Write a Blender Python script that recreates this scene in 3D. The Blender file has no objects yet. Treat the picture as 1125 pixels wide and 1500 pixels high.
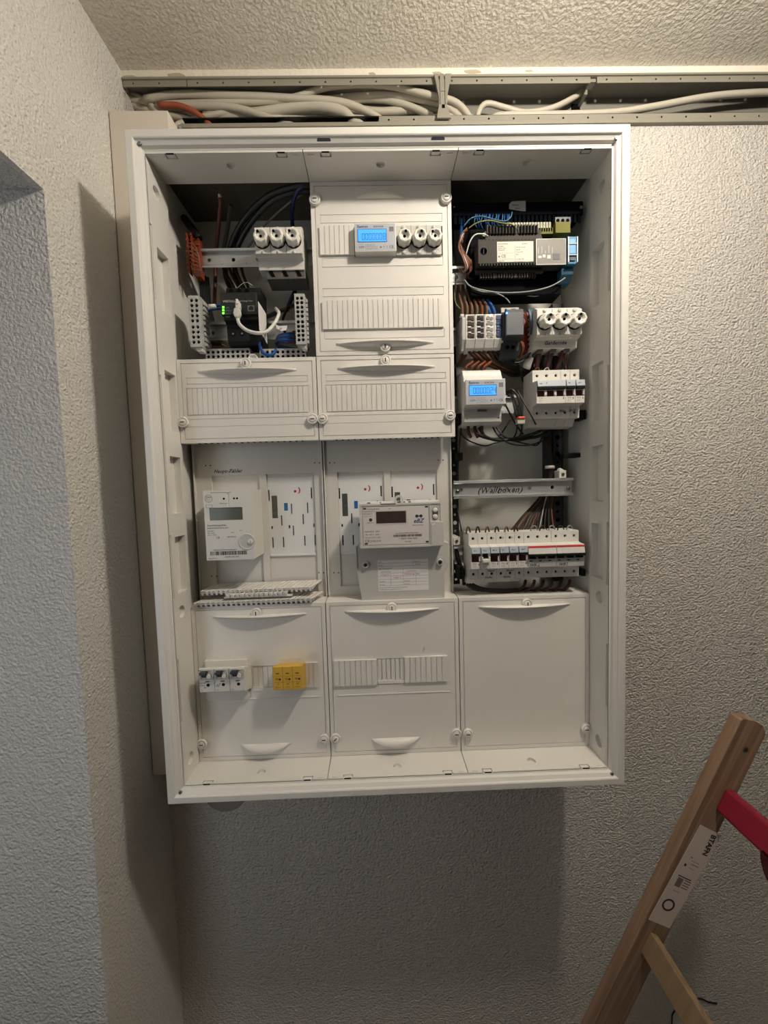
import bpy, math, random
from mathutils import Vector, Matrix
random.seed(7)
C = bpy.context.scene.collection
SC = bpy.context.scene
ZOFF = 2025.0                      # millimetre coordinates: z = 0 is the top of the cover grid, 2.025 m above the floor
def W(x, y, z): return Vector((x/1000, y/1000, (z+ZOFF)/1000))

# ------------------------------------------------------------------ camera
FPX = 563.0
CAM = (-23.973, -709.515, -542.28)
def _rot(a, b, c):
    Rx = Matrix(((1,0,0),(0,math.cos(a),-math.sin(a)),(0,math.sin(a),math.cos(a))))
    Rz = Matrix(((math.cos(b),-math.sin(b),0),(math.sin(b),math.cos(b),0),(0,0,1)))
    Ry = Matrix(((math.cos(c),0,math.sin(c)),(0,1,0),(-math.sin(c),0,math.cos(c))))
    return Rz @ Rx @ Ry
RC = _rot(math.radians(-3.392), math.radians(-1.094), math.radians(1.639))
cam = bpy.data.cameras.new('camera'); cam.sensor_fit = 'HORIZONTAL'; cam.sensor_width = 36.0
cam.lens = 36.0*FPX/1125.0; cam.clip_start = 0.01
co = bpy.data.objects.new('camera', cam); C.objects.link(co)
r, f, u = RC.col[0], RC.col[1], RC.col[2]
M4 = Matrix(((r[0],u[0],-f[0],0),(r[1],u[1],-f[1],0),(r[2],u[2],-f[2],0),(0,0,0,1)))
M4.translation = W(*CAM); co.matrix_world = M4
SC.camera = co
def at(uu, vv, y):
    """point on the vertical plane at depth y that a picture point shows (mm)"""
    d = RC @ Vector(((uu-562.5)/FPX, 1.0, -(vv-750)/FPX))
    t = (y-CAM[1])/d[1]
    return (CAM[0]+t*d[0], y, CAM[2]+t*d[2])

# ------------------------------------------------------------------ light
SC.view_settings.view_transform = 'Standard'; SC.view_settings.look = 'None'
SC.view_settings.gamma = 1.0; SC.view_settings.use_curve_mapping = False
SC.view_settings.exposure = 0.0
w = bpy.data.worlds.new('world'); SC.world = w; w.use_nodes = True
w.node_tree.nodes['Background'].inputs[0].default_value = (0.55, 0.6, 0.7, 1)
w.node_tree.nodes['Background'].inputs[1].default_value = 0.15
def lamp(name, kind, loc, power, col, **k):
    l = bpy.data.lights.new(name, kind); l.energy = power; l.color = col
    o = bpy.data.objects.new(name, l); C.objects.link(o); o.location = W(*loc)
    for a, b in k.items(): setattr(l, a, b)
    return o
lamp('ceiling_lamp', 'POINT', (432, -480, 251), 23.0, (1.0, 0.915, 0.80), shadow_soft_size=0.035)
lamp('fill_light', 'AREA', (500, -1500, 300), 0.4, (0.97, 0.95, 1.0), shape='SQUARE', size=0.5)  # weak fill added behind the camera, no real lamp there
wl = lamp('side_window_light', 'AREA', (-780, -860, -750), 1.9, (0.86, 0.92, 1.0), shape='RECTANGLE', size=0.30, size_y=1.0)
wl.rotation_euler = (math.radians(90), 0, math.radians(-20))

# ------------------------------------------------------------------ materials
def lin(h):
    c = [int(h[i:i+2], 16)/255 for i in (0, 2, 4)]
    return [x/12.92 if x <= .04045 else ((x+.055)/1.055)**2.4 for x in c] + [1]
MATS = {}
def mat(name, h, rough=.5, metal=0, bump=None, var=0, vscale=20, emit=0, alpha=1, trans=0, spec=.5):
    if name in MATS: return MATS[name]
    m = bpy.data.materials.new(name); m.use_nodes = True; n = m.node_tree; b = n.nodes['Principled BSDF']
    b.inputs['Base Color'].default_value = lin(h); b.inputs['Roughness'].default_value = rough
    b.inputs['Metallic'].default_value = metal; b.inputs['Specular IOR Level'].default_value = spec
    tc = n.nodes.new('ShaderNodeTexCoord')
    if var:
        t = n.nodes.new('ShaderNodeTexNoise'); t.inputs['Scale'].default_value = vscale; t.inputs['Detail'].default_value = 4
        n.links.new(tc.outputs['Object'], t.inputs['Vector'])
        mx = n.nodes.new('ShaderNodeMix'); mx.data_type = 'RGBA'
        a = lin(h); mx.inputs[6].default_value = [max(0, q*(1-var)) for q in a[:3]]+[1]; mx.inputs[7].default_value = [min(1, q*(1+var)) for q in a[:3]]+[1]
        n.links.new(t.outputs['Fac'], mx.inputs[0]); n.links.new(mx.outputs[2], b.inputs['Base Color'])
    if bump:
        sc, st = bump
        t = n.nodes.new('ShaderNodeTexNoise'); t.inputs['Scale'].default_value = sc; t.inputs['Detail'].default_value = 3
        n.links.new(tc.outputs['Object'], t.inputs['Vector'])
        bp = n.nodes.new('ShaderNodeBump'); bp.inputs['Strength'].default_value = st; bp.inputs['Distance'].default_value = .002
        n.links.new(t.outputs['Fac'], bp.inputs['Height']); n.links.new(bp.outputs[0], b.inputs['Normal'])
    if emit:
        b.inputs['Emission Color'].default_value = lin(h); b.inputs['Emission Strength'].default_value = emit
    if trans:
        b.inputs['Transmission Weight'].default_value = trans; b.inputs['IOR'].default_value = 1.45
    MATS[name] = m; return m
def plaster(name, h, scale, dist, rough=.75, stretch=(1, 1, 1), var=.05):
    m = bpy.data.materials.new(name); m.use_nodes = True; n = m.node_tree; b = n.nodes['Principled BSDF']
    b.inputs['Roughness'].default_value = rough
    tc = n.nodes.new('ShaderNodeTexCoord'); mp = n.nodes.new('ShaderNodeMapping'); mp.inputs['Scale'].default_value = stretch
    n.links.new(tc.outputs['Object'], mp.inputs['Vector'])
    v = n.nodes.new('ShaderNodeTexNoise'); v.inputs['Scale'].default_value = scale; v.inputs['Detail'].default_value = 2.5; v.inputs['Roughness'].default_value = .5
    v.inputs['Distortion'].default_value = .15
    v2 = n.nodes.new('ShaderNodeTexVoronoi'); v2.inputs['Scale'].default_value = scale*.8; v2.feature = 'SMOOTH_F1'
    n.links.new(mp.outputs[0], v.inputs['Vector']); n.links.new(mp.outputs[0], v2.inputs['Vector'])
    ad = n.nodes.new('ShaderNodeMath'); ad.operation = 'SUBTRACT'; n.links.new(v.outputs['Fac'], ad.inputs[0])
    mu = n.nodes.new('ShaderNodeMath'); mu.operation = 'MULTIPLY'; mu.inputs[1].default_value = .45; n.links.new(v2.outputs['Distance'], mu.inputs[0]); n.links.new(mu.outputs[0], ad.inputs[1])
    bp = n.nodes.new('ShaderNodeBump'); bp.inputs['Strength'].default_value = 1.0; bp.inputs['Distance'].default_value = dist
    n.links.new(ad.outputs[0], bp.inputs['Height']); n.links.new(bp.outputs[0], b.inputs['Normal'])
    big = n.nodes.new('ShaderNodeTexNoise'); big.inputs['Scale'].default_value = 2.0; big.inputs['Detail'].default_value = 4; n.links.new(tc.outputs['Object'], big.inputs['Vector'])
    mx = n.nodes.new('ShaderNodeMix'); mx.data_type = 'RGBA'; a = lin(h)
    mx.inputs[6].default_value = [q*(1-var) for q in a[:3]]+[1]; mx.inputs[7].default_value = [min(1, q*(1+var)) for q in a[:3]]+[1]
    n.links.new(big.outputs['Fac'], mx.inputs[0]); n.links.new(mx.outputs[2], b.inputs['Base Color'])
    return m
def wood(name, h1, h2, ang):
    m = bpy.data.materials.new(name); m.use_nodes = True; n = m.node_tree; b = n.nodes['Principled BSDF']; b.inputs['Roughness'].default_value = .55
    tc = n.nodes.new('ShaderNodeTexCoord'); mp = n.nodes.new('ShaderNodeMapping'); mp.vector_type = 'TEXTURE'
    mp.inputs['Rotation'].default_value = (0, ang, 0); mp.inputs['Scale'].default_value = (.02, .05, 1.0)
    n.links.new(tc.outputs['Object'], mp.inputs['Vector'])
    t = n.nodes.new('ShaderNodeTexNoise'); t.inputs['Scale'].default_value = 3.0; t.inputs['Detail'].default_value = 6; t.inputs['Distortion'].default_value = .3
    n.links.new(mp.outputs[0], t.inputs['Vector'])
    cr = n.nodes.new('ShaderNodeValToRGB'); cr.color_ramp.elements[0].position = .35; cr.color_ramp.elements[1].position = .65
    cr.color_ramp.elements[0].color = lin(h1); cr.color_ramp.elements[1].color = lin(h2)
    n.links.new(t.outputs['Fac'], cr.inputs[0]); n.links.new(cr.outputs[0], b.inputs['Base Color'])
    bp = n.nodes.new('ShaderNodeBump'); bp.inputs['Strength'].default_value = .2; bp.inputs['Distance'].default_value = .0005
    n.links.new(t.outputs['Fac'], bp.inputs['Height']); n.links.new(bp.outputs[0], b.inputs['Normal'])
    return m
WHITE = mat('white_cover_plastic', 'DFDBD4', .42, bump=(900, .12), var=.02)
SHELL = mat('cabinet_lacquer', 'DCD9D2', .35, bump=(700, .10), var=.02)
PLATE = mat('meter_plate_plastic', 'D0CDC6', .4, var=.02)
INSERT = mat('carrier_plastic', 'DEDEDC', .4)
BACKW = mat('glossy_back_plate', 'C9C8C0', .14, var=.04, vscale=6)
INNER = mat('cabinet_inside', '9A9A94', .45)
BROWN = mat('knockout_flange', '5A5248', .5, var=.25, vscale=25)
MODW = mat('device_plastic', 'D6D3CC', .45)
MODG = mat('device_grey_plastic', 'ABABA7', .45)
LGREY = mat('meter_hood_grey', 'BDBBB6', .45)
DKGREY = mat('dark_grey_plastic', '585652', .5)
CHAR = mat('charcoal_plastic', '3C3F44', .5)
BLACK = mat('black_plastic', '101113', .6, spec=.25)
SHADEB = mat('shadow_black', '08090B', .8, spec=.08)  # shade around the controller base put into its colour
HOLE = mat('dark_hole', '060606', .9, spec=.1)
INK = mat('black_ink', '24242A', .7)
GREYINK = mat('grey_ink', '77777A', .7)
BLUEINK = mat('blue_ink', '1C3A78', .6)
REDINK = mat('red_ink', 'A8232B', .6)
ZINC = mat('zinc_plated_steel', 'C2C4C4', .5, .9, var=.12, vscale=40)
SCREW = mat('screw_steel', '8D8F90', .3, 1)
STEELD = mat('dark_steel', '3A3C3E', .45, .8)
TRUNK = TRUNKB = mat('trunking_back', '86837A', .5)
TRUNK = mat('trunking_grey', '8B877A', .5, bump=(300, .05), var=.05)
CABLE = mat('grey_cable_sheath', 'BDB6A6', .5, var=.05)
REDC = mat('terracotta_cable', 'A8573C', .5)
BLKC = mat('black_wire', '111112', .45)
BRNC = mat('brown_wire', '36231A', .55, spec=.25)
TANC = mat('tan_brown_wire', '644838', .6, spec=.2)
DREDC = mat('ferrule_dark_red', '3A1216', .5)
BLUEC = mat('blue_wire', '184F90', .55, spec=.25)
DBLUEC = mat('dark_blue_wire', '141F4E', .4)
LBLUEC = mat('pale_blue_wire', '466E88', .6, spec=.2)
GRYC = mat('grey_wire', '8E9290', .5)
WHTC = mat('patch_cable_grey', 'D0CFC6', .45)
YGC = mat('green_yellow_wire', '7E7C50', .6, spec=.2)
PINKC = mat('pinkish_brown_wire', '7C594F', .6, spec=.2)
ORGC = mat('orange_brown_wire', '6A3A24', .6, spec=.2)
ORANGE = mat('orange_terminal', '78361F', .65, spec=.2)
ORSHELL = mat('orange_lever', 'E0552A', .4)
CLEAR = mat('clear_cap', 'E8ECEE', .15, trans=.85)
YELLOW = mat('yellow_plastic', 'D3A83C', .45)
OLIVE = mat('olive_terminal', '6A6832', .65, spec=.2)
KBLUE = mat('blue_module', '2E6F92', .4)
SKYB = mat('sky_blue_window', '6FA3CC', .3)
BLUEGREY = mat('blue_grey_label_holder', 'A6AFB8', .35)
LCDB = mat('lcd_backlit_blue', '3F9BFF', .4, emit=.75)
LCDK = mat('lcd_segment', '1E4E8E', .5)
LCDG = mat('lcd_grey_green', '4E5148', .15)
LCDBR = mat('lcd_brown', '3D3330', .12)
PAPER = mat('paper_label', 'D9D3C6', .7)
WPAPER = mat('white_paper_label', 'E2DFDC', .65)
MAUVE = mat('printed_faceplate', 'D0C9C6', .35)
REDS = mat('red_stripe', 'C02A34', .5)
LEDG = mat('green_led', '54FF28', .4, emit=6)
LEDB = mat('blue_led', '2A6BFF', .4, emit=8)
REDP = mat('red_plastic', '7E1328', .5)
DKRED = mat('deep_red_plastic', '5C0810', .5)
BLUEW = mat('blue_sticker', '1F66A0', .5)
CREAMP = mat('cream_trim_plastic', 'D8CFC2', .5)
REDBR = mat('reddish_brown_window', '4B201C', .5)
CEIL = plaster('ceiling_texture', 'EAE4D8', 170, .0075, .27, (1, 1, 1))
WALLB = plaster('rough_wall_paint', 'CFCAC3', 230, .0062, .55, (1, 1, 1.2))
WALLL = plaster('smooth_wall_paint', 'DCD8D0', 260, .0042, .7)
WALLS = plaster('fine_strip_paint', 'E6DFCF', 120, .0015, .7)
WALLJ = plaster('rough_reveal_paint', 'CFCDC9', 230, .006, .7)
FLOORM = mat('floor_tiles_grey', '6E6963', .5, var=.1, vscale=8)
PINE = wood('pine_wood', '735A48', '957A62', math.radians(24.9))
PINE2 = wood('pine_edge_wood', '6F5C44', '8C7558', math.radians(24.9))

# ------------------------------------------------------------------ builders
ORG = {}
class MB:
    def __init__(s): s.v = []; s.f = []; s.sm = []
    def q(s, pts, sm=False):
        n = len(s.v); s.v += [tuple(p) for p in pts]; s.f.append(tuple(range(n, n+len(pts)))); s.sm.append(sm); return s
    def box(s, x0, x1, y0, y1, z0, z1, skip=''):
        P = [(x0,y0,z0),(x1,y0,z0),(x1,y1,z0),(x0,y1,z0),(x0,y0,z1),(x1,y0,z1),(x1,y1,z1),(x0,y1,z1)]
        for k, fc in (('d',(0,3,2,1)),('u',(4,5,6,7)),('f',(0,1,5,4)),('b',(2,3,7,6)),('l',(3,0,4,7)),('r',(1,2,6,5))):
            if k not in skip: s.q([P[i] for i in fc])
        return s
    def cbox(s, cx, cy, cz, sx, sy, sz): return s.box(cx-sx/2, cx+sx/2, cy-sy/2, cy+sy/2, cz-sz/2, cz+sz/2)
    def hexa(s, A, B):          # two quads joined
        s.q(A); s.q(B[::-1])
        for i in range(4): s.q([A[i], B[i], B[(i+1) % 4], A[(i+1) % 4]][::-1] if False else [A[(i+1) % 4], A[i], B[i], B[(i+1) % 4]])
        return s
    def prism(s, prof, x0, x1, skip=()):   # prof: (y,z) polygon extruded along x
        n = len(prof)
        s.q([(x0, y, z) for y, z in prof]); s.q([(x1, y, z) for y, z in prof][::-1])
        for i in range(n):
            if i in skip: continue
            a, b = prof[i], prof[(i+1) % n]
            s.q([(x0, a[0], a[1]), (x1, a[0], a[1]), (x1, b[0], b[1]), (x0, b[0], b[1])])
        return s
    def poly_y(s, prof, y0, y1):           # prof: (x,z) polygon extruded along y
        n = len(prof); s.q([(x, y0, z) for x, z in prof]); s.q([(x, y1, z) for x, z in prof][::-1])
        for i in range(n):
            a, b = prof[i], prof[(i+1) % n]
            s.q([(a[0], y0, a[1]), (a[0], y1, a[1]), (b[0], y1, b[1]), (b[0], y0, b[1])])
        return s
    def lathe(s, prof, c, axis='y', n=24, lobes=0, la=0):   # prof: (radius, offset along axis)
        base = len(s.v)
        for r_, o in prof:
            for k in range(n):
                a = 2*math.pi*k/n; rr = r_*(1+(la*math.cos(lobes*a) if lobes else 0))
                ca, sa = rr*math.cos(a), rr*math.sin(a)
                s.v.append({'y': (c[0]+ca, c[1]+o, c[2]+sa), 'z': (c[0]+ca, c[1]+sa, c[2]+o), 'x': (c[0]+o, c[1]+ca, c[2]+sa)}[axis])
        for i in range(len(prof)-1):
            for k in range(n):
                k2 = (k+1) % n
                s.f.append((base+i*n+k, base+i*n+k2, base+(i+1)*n+k2, base+(i+1)*n+k)); s.sm.append(True)
        for i, fl in ((0, 1), (len(prof)-1, 0)):
            if prof[i][0] > .01:
                t = tuple(base+i*n+k for k in range(n)); s.f.append(t[::-1] if fl else t); s.sm.append(False)
        return s
    def cyl(s, c, r_, o0, o1, axis='y', n=16): return s.lathe([(r_, o0), (r_, o1)], c, axis, n)
    def tube(s, pts, rad, n=8, smooth=4):
        P = [Vector(p) for p in pts]
        if smooth and len(P) > 2:
            Q = []
            for i in range(len(P)-1):
                p0 = P[i-1] if i else P[0]*2-P[1]; p1, p2 = P[i], P[i+1]; p3 = P[i+2] if i+2 < len(P) else P[-1]*2-P[-2]
                for k in range(smooth):
                    t = k/smooth
                    Q.append(.5*((2*p1)+(p2-p0)*t+(2*p0-5*p1+4*p2-p3)*t*t+(3*p1-p0-3*p2+p3)*t**3))
            Q.append(P[-1]); P = Q
        base = len(s.v); prev = None
        for i, p in enumerate(P):
            d = (P[min(i+1, len(P)-1)]-P[max(i-1, 0)])
            if d.length < 1e-6: d = Vector((0, 0, 1))
            d.normalize()
            a = prev if prev is not None else (Vector((0, 1, 0)) if abs(d.y) < .9 else Vector((1, 0, 0)))
            a = (a-d*a.dot(d)); a.normalize(); b = d.cross(a); prev = a
            for k in range(n):
                t = 2*math.pi*k/n; s.v.append(tuple(p+(a*math.cos(t)+b*math.sin(t))*rad))
        for i in range(len(P)-1):
            for k in range(n):
                k2 = (k+1) % n; s.f.append((base+i*n+k, base+i*n+k2, base+(i+1)*n+k2, base+(i+1)*n+k)); s.sm.append(True)
        s.f.append(tuple(base+k for k in range(n))[::-1]); s.sm.append(False)
        m_ = base+(len(P)-1)*n; s.f.append(tuple(m_+k for k in range(n))); s.sm.append(False)
        return s
    def panel(s, U0, U1, V0, V1, feats=(), t=2.0, mp=None, edge=True):
        """flat plate with raised / sunk rectangles and round dishes; level None is a hole. mp maps (u, v, level) to a point"""
        mp = mp or (lambda a, b, n: (a, -n, b))
        R = [x for x in feats if x[0] == 'r']; K = [x for x in feats if x[0] == 'c']
        us = {U0, U1}; vs = {V0, V1}
        for x in R: us |= {max(U0, x[1]), min(U1, x[2])}; vs |= {max(V0, x[3]), min(V1, x[4])}
        e = 1.15
        for x in K: us |= {x[1]-x[3]*e, x[1]+x[3]*e}; vs |= {x[2]-x[3]*e, x[2]+x[3]*e}
        us = sorted(a for a in us if U0-1e-6 <= a <= U1+1e-6); vs = sorted(a for a in vs if V0-1e-6 <= a <= V1+1e-6)
        def lev(a, b):
            L = 0.0
            for x in R:
                if x[1] < a < x[2] and x[3] < b < x[4]: L = x[5]
            return L
        def inck(a, b): return any(abs(a-x[1]) < x[3]*e and abs(b-x[2]) < x[3]*e for x in K)
        G = [[lev((us[i]+us[i+1])/2, (vs[j]+vs[j+1])/2) for j in range(len(vs)-1)] for i in range(len(us)-1)]
        for i in range(len(us)-1):
            for j in range(len(vs)-1):
                a0, a1, b0, b1 = us[i], us[i+1], vs[j], vs[j+1]; L = G[i][j]
                if a1-a0 < 1e-6 or b1-b0 < 1e-6: continue
                if L is not None and not inck((a0+a1)/2, (b0+b1)/2):
                    s.q([mp(a0, b0, L), mp(a1, b0, L), mp(a1, b1, L), mp(a0, b1, L)])
                l1 = -t if L is None else L
                if i+1 < len(us)-1:
                    l2 = -t if G[i+1][j] is None else G[i+1][j]
                    if abs(l1-l2) > 1e-6: s.q([mp(a1, b0, l1), mp(a1, b1, l1), mp(a1, b1, l2), mp(a1, b0, l2)])
                if j+1 < len(vs)-1:
                    l2 = -t if G[i][j+1] is None else G[i][j+1]
                    if abs(l1-l2) > 1e-6: s.q([mp(a0, b1, l1), mp(a1, b1, l1), mp(a1, b1, l2), mp(a0, b1, l2)])
        for x in K:
            cu, cv, r_, L = x[1:5]; base = lev(cu, cv); base = 0 if base is None else base; n = 20
            for k in range(n):
                A = [2*math.pi*(k+d)/n+math.pi/4 for d in (0, 1)]
                ci = [(cu+r_*math.cos(a), cv+r_*math.sin(a)) for a in A]
                sq = []
                for a in A:
                    m_ = r_*e/max(abs(math.cos(a)), abs(math.sin(a))); sq.append((cu+m_*math.cos(a), cv+m_*math.sin(a)))
                s.q([mp(*ci[0], base), mp(*sq[0], base), mp(*sq[1], base), mp(*ci[1], base)])
                dl = -t if L is None else L
                s.q([mp(*ci[0], base), mp(*ci[1], base), mp(*ci[1], dl), mp(*ci[0], dl)])
            if L is not None: s.q([mp(cu+r_*math.cos(2*math.pi*k/n+math.pi/4), cv+r_*math.sin(2*math.pi*k/n+math.pi/4), L) for k in range(n)])
        if edge:
            for a, b in (((U0, V0), (U1, V0)), ((U1, V0), (U1, V1)), ((U1, V1), (U0, V1)), ((U0, V1), (U0, V0))):
                s.q([mp(*a, 0), mp(*b, 0), mp(*b, -t), mp(*a, -t)])
        return s
    def build(s, name, m, parent=None, bevel=0, org=None, label=None):
        me = bpy.data.meshes.new(name)
        if parent is not None: o_ = ORG[parent]
        else: o_ = org or (0, 0, 0)
        me.from_pydata([((x-o_[0])/1000, (y-o_[1])/1000, (z-o_[2])/1000) for x, y, z in s.v], [], s.f)
        me.polygons.foreach_set('use_smooth', s.sm)
        me.materials.append(m); me.update()
        import bmesh
        bm = bmesh.new(); bm.from_mesh(me); bmesh.ops.remove_doubles(bm, verts=bm.verts, dist=1e-6); bmesh.ops.recalc_face_normals(bm, faces=bm.faces); bm.to_mesh(me); bm.free()
        o = bpy.data.objects.new(name, me); C.objects.link(o)
        if parent is not None: o.parent = parent
        else: o.location = W(*o_)
        ORG[o] = o_
        if bevel:
            md = o.modifiers.new('bevel', 'BEVEL'); md.width = bevel/1000; md.segments = 2; md.limit_method = 'ANGLE'; md.angle_limit = math.radians(40)
        if label: o['label'] = label
        return o
def tag(o, label, cat, group=None, kind=None):
    if label: o['label'] = label
    if cat: o['category'] = cat
    if group: o['group'] = group
    if kind: o['kind'] = kind
    return o
def thing(name, label, cat, loc, group=None):
    o = bpy.data.objects.new(name, None); C.objects.link(o); o.location = W(*loc); o.empty_display_size = .02
    ORG[o] = loc; return tag(o, label, cat, group)
def copy_tree(o, par=None):
    c = o.copy(); C.objects.link(c)
    if par is not None: c.parent = par
    ORG[c] = ORG[o]
    for ch in list(o.children): copy_tree(ch, c)
    return c
def dup(root, d, label):
    c = copy_tree(root); c.location = c.location + Vector((d[0]/1000, d[1]/1000, d[2]/1000)); c['label'] = label
    return c
def text(s, x, y, z, size, parent, m=INK, name='lettering', shear=0, rot=0, thick=.12, align='LEFT', bold=0, sx=1):
    cu = bpy.data.curves.new(name, 'FONT'); cu.body = s; cu.size = 1.0; cu.extrude = .01; cu.shear = shear; cu.align_x = align
    cu.offset = bold; cu.resolution_u = 2
    to = bpy.data.objects.new(name, cu)
    me = bpy.data.meshes.new_from_object(to); bpy.data.objects.remove(to); bpy.data.curves.remove(cu)
    k = size/1000; cr, sr = math.cos(rot), math.sin(rot); o_ = ORG[parent]
    for v in me.vertices:
        X, Y = v.co.x*sx, v.co.y; X, Y = X*cr-Y*sr, X*sr+Y*cr
        v.co = (X*k+(x-o_[0])/1000, (y-o_[1]-thick/2)/1000-v.co.z*thick/10, Y*k+(z-o_[2])/1000)
    me.materials.clear(); me.materials.append(m); me.name = name
    o = bpy.data.objects.new(name, me); C.objects.link(o); o.parent = parent; ORG[o] = o_
    return o
def dashes(mb, x, z, wd, rows, dz, y, h=.5, seed=0, fill=.75):
    rn = random.Random(seed)
    for i in range(rows):
        a = x; end = x+wd*rn.uniform(.7, 1)
        while a < end:
            L = rn.uniform(1.2, 4)
            mb.box(a, min(a+L, end), y-.06, y, z-i*dz, z-i*dz+h); a += L+rn.uniform(.4, 1.2)
    return mb
def wire(name, label, pts, rad, m, cat='wire', group=None, n=8, raw=False):
    P = pts if raw else [at(*p) for p in pts]
    mb = MB().tube(P, rad, n)
    o = mb.build(name, m, org=P[0]); tag(o, label, cat, group); return o
ORD = ['first', 'second', 'third', 'fourth', 'fifth', 'sixth', 'seventh', 'eighth', 'ninth', 'tenth', 'eleventh', 'twelfth']
def hand(s, x, y, z, size, parent, m=INK, name='handwriting'):
    rn = random.Random(len(s)); dx = 0; mbs = []
    cu = bpy.data.curves.new(name, 'FONT'); cu.body = s; cu.size = 1; cu.shear = .35; cu.space_character = 1.05; cu.extrude = .01; cu.offset = .012; cu.resolution_u = 2
    to = bpy.data.objects.new(name, cu); me = bpy.data.meshes.new_from_object(to); bpy.data.objects.remove(to); bpy.data.curves.remove(cu)
    k = size/1000; o_ = ORG[parent]
    for v in me.vertices:
        X, Y = v.co.x, v.co.y; Y += .05*math.sin(X*9)+.03*math.sin(X*23+1); X += .04*math.sin(X*5)
        v.co = (X*k+(x-o_[0])/1000, (y-o_[1])/1000-(.00008 if v.co.z > 0 else 0), Y*k+(z-o_[2])/1000)
    me.materials.clear(); me.materials.append(m)
    o = bpy.data.objects.new(name, me); C.objects.link(o); o.parent = parent; ORG[o] = o_; return o

# ------------------------------------------------------------------ the room
XL, YW, ZC, ZF = -514.0, 133.0, 318.0, -2025.0
def struct(mb, name, m):
    o = mb.build(name, m); o.location = W(0, 0, 0); o['kind'] = 'structure'; return o
xm = lambda x0: (lambda a, b, n: (x0+n, a, b))
TZ0, TZ1 = 205.0, 305.0            # the slot for the cable trunking
mb = MB().panel(XL, 1500, ZF, ZC, [('r', XL, 1500, TZ0, TZ1, None)], 50, lambda a, b, n: (a, YW-n, b)); struct(mb, 'wall_back', WALLB)
# bright smooth strip of paint between trunking and ceiling, chipped along its lower edge
mb = MB(); xs = [XL+i*9 for i in range(int((1500-XL)/9)+1)]; rn = random.Random(3)
for a, b in zip(xs, xs[1:]):
    mb.box(a, b, YW-3.5, YW-.2, TZ1-1.5+rn.uniform(0, 2.2)*(1 if rn.random() < .5 else .2), ZC, 'b')
o = mb.build('trim_1', WALLS); o['kind'] = 'structure'
mb = MB()
for (ux, v, wd, h) in ((190, 113, 20, 5), (258, 111, 26, 8), (640, 107, 14, 4), (692, 105, 26, 6), (545, 108, 10, 4), (775, 104, 12, 3)):
    c = at(ux, v, YW-3.6); n = 10
    mb.poly_y([(c[0]+wd*.7*math.cos(2*math.pi*k/n)*(1+.25*math.sin(k*3.7)), c[2]+h*.7*math.sin(2*math.pi*k/n)) for k in range(n)], YW-3.8, YW-3.4)
o = mb.build('chipped_paint', mat('bare_plaster', 'B5A98F', .9)); o['kind'] = 'structure'; o.name = 'trim_2'
# left wall with the opening of the side passage
mb = MB().panel(-2100, YW, ZF, ZC, [('r', -1100, -88, ZF, -74, None)], 10, xm(XL)); struct(mb, 'wall_left', WALLL)
mb = MB().box(-1500, XL-.3, -88.6, -78, ZF, ZC); struct(mb, 'wall_reveal', WALLJ)
mb = MB().box(-1500, XL-10, -1100, -89, -74, -56); struct(mb, 'trim_3', WALLJ)
mb = MB().box(-1500, XL-10, -1110, -1100, ZF, -74).box(-1510, -1500, -1110, -80, ZF, -60); struct(mb, 'wall_passage', WALLL)
mb = MB().box(-1520, 1520, -2120, YW+10, ZC, ZC+20); struct(mb, 'ceiling', CEIL)
mb = MB().box(-1520, 1520, -2120, YW+10, ZF-20, ZF); struct(mb, 'floor', FLOORM)
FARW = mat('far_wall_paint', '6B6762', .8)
mb = MB().box(1500, 1510, -2120, YW, ZF, ZC); struct(mb, 'wall_right', FARW)
mb = MB().box(XL, 1500, -2110, -2100, ZF, ZC); struct(mb, 'wall_front', FARW)

# cream duct box between the left wall and the cabinet
t = thing('duct_box', 'tall cream boxed-in duct in the wall corner behind the cabinet edge', 'duct', (-456, 105, -1131))
MB().box(XL+1.8, -400.5, 78, YW-.5, -1131, 193).build('duct_cover', CREAMP, t, bevel=1.2)
c = at(330, 1158, YW); o = MB().lathe([(48, -3), (50, 0)], (c[0], YW, c[2]), n=40).build('shade_toned_lid', mat('lid_shade_grey', '8F8983', .8), org=(c[0], YW, c[2]-48)); tag(o, 'round wall lid toned dark for the shade under the cabinet bottom edge', 'box lid')  # disc tone stands in for the shade below the cabinet frame

# ------------------------------------------------------------------ cable trunking
t = thing('cable_trunking', 'open grey metal cable trunking running under the ceiling', 'trunking', (0, 155, 205))
XT1 = 1495
mb = MB().box(XL+1, XT1, 178, 180, TZ0+1, TZ1-1).box(XL+1, XT1, 133, 178, TZ1-3, TZ1-1).box(XL+1, XT1, 133, 178, TZ0+1, TZ0+3)
mb.build('back_channel', TRUNKB, t)
gx = at(868, 120, YW)[0]
def lip(x0, x1, z0, z1, zh, nm):
    hs = []; x = x0+20
    while x < x1-15: hs.append(('c', x, zh, 2.0, None)); x += 52
    MB().panel(x0, x1, z0, z1, hs, 1.5, lambda a, b, n: (a, 130-n, b)).build(nm, TRUNK, t)
jx = at(275, 130, YW)[0]
lip(XL+2, jx-1, 287, 299, 293.5, 'top_lip'); lip(jx+1, gx-6, 287, 299, 293.5, 'top_lip'); lip(gx+8, XT1, 287, 299, 293.5, 'top_lip')
lip(5, XT1, 212, 226, 219, 'bottom_lip')
MB().box(XL+1, XT1, 126.5, 133, 299, 303).build('top_rail', TRUNK, t, bevel=.8)
MB().box(-398, XT1, 125, 133, 204, 211.5).build('bottom_rail', TRUNK, t, bevel=1)
MB().box(-398, XT1, 131.5, 133, 226, 228).box(-398, XT1, 131.5, 178, 227, 228).build('inner_edge', STEELD, t)
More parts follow.
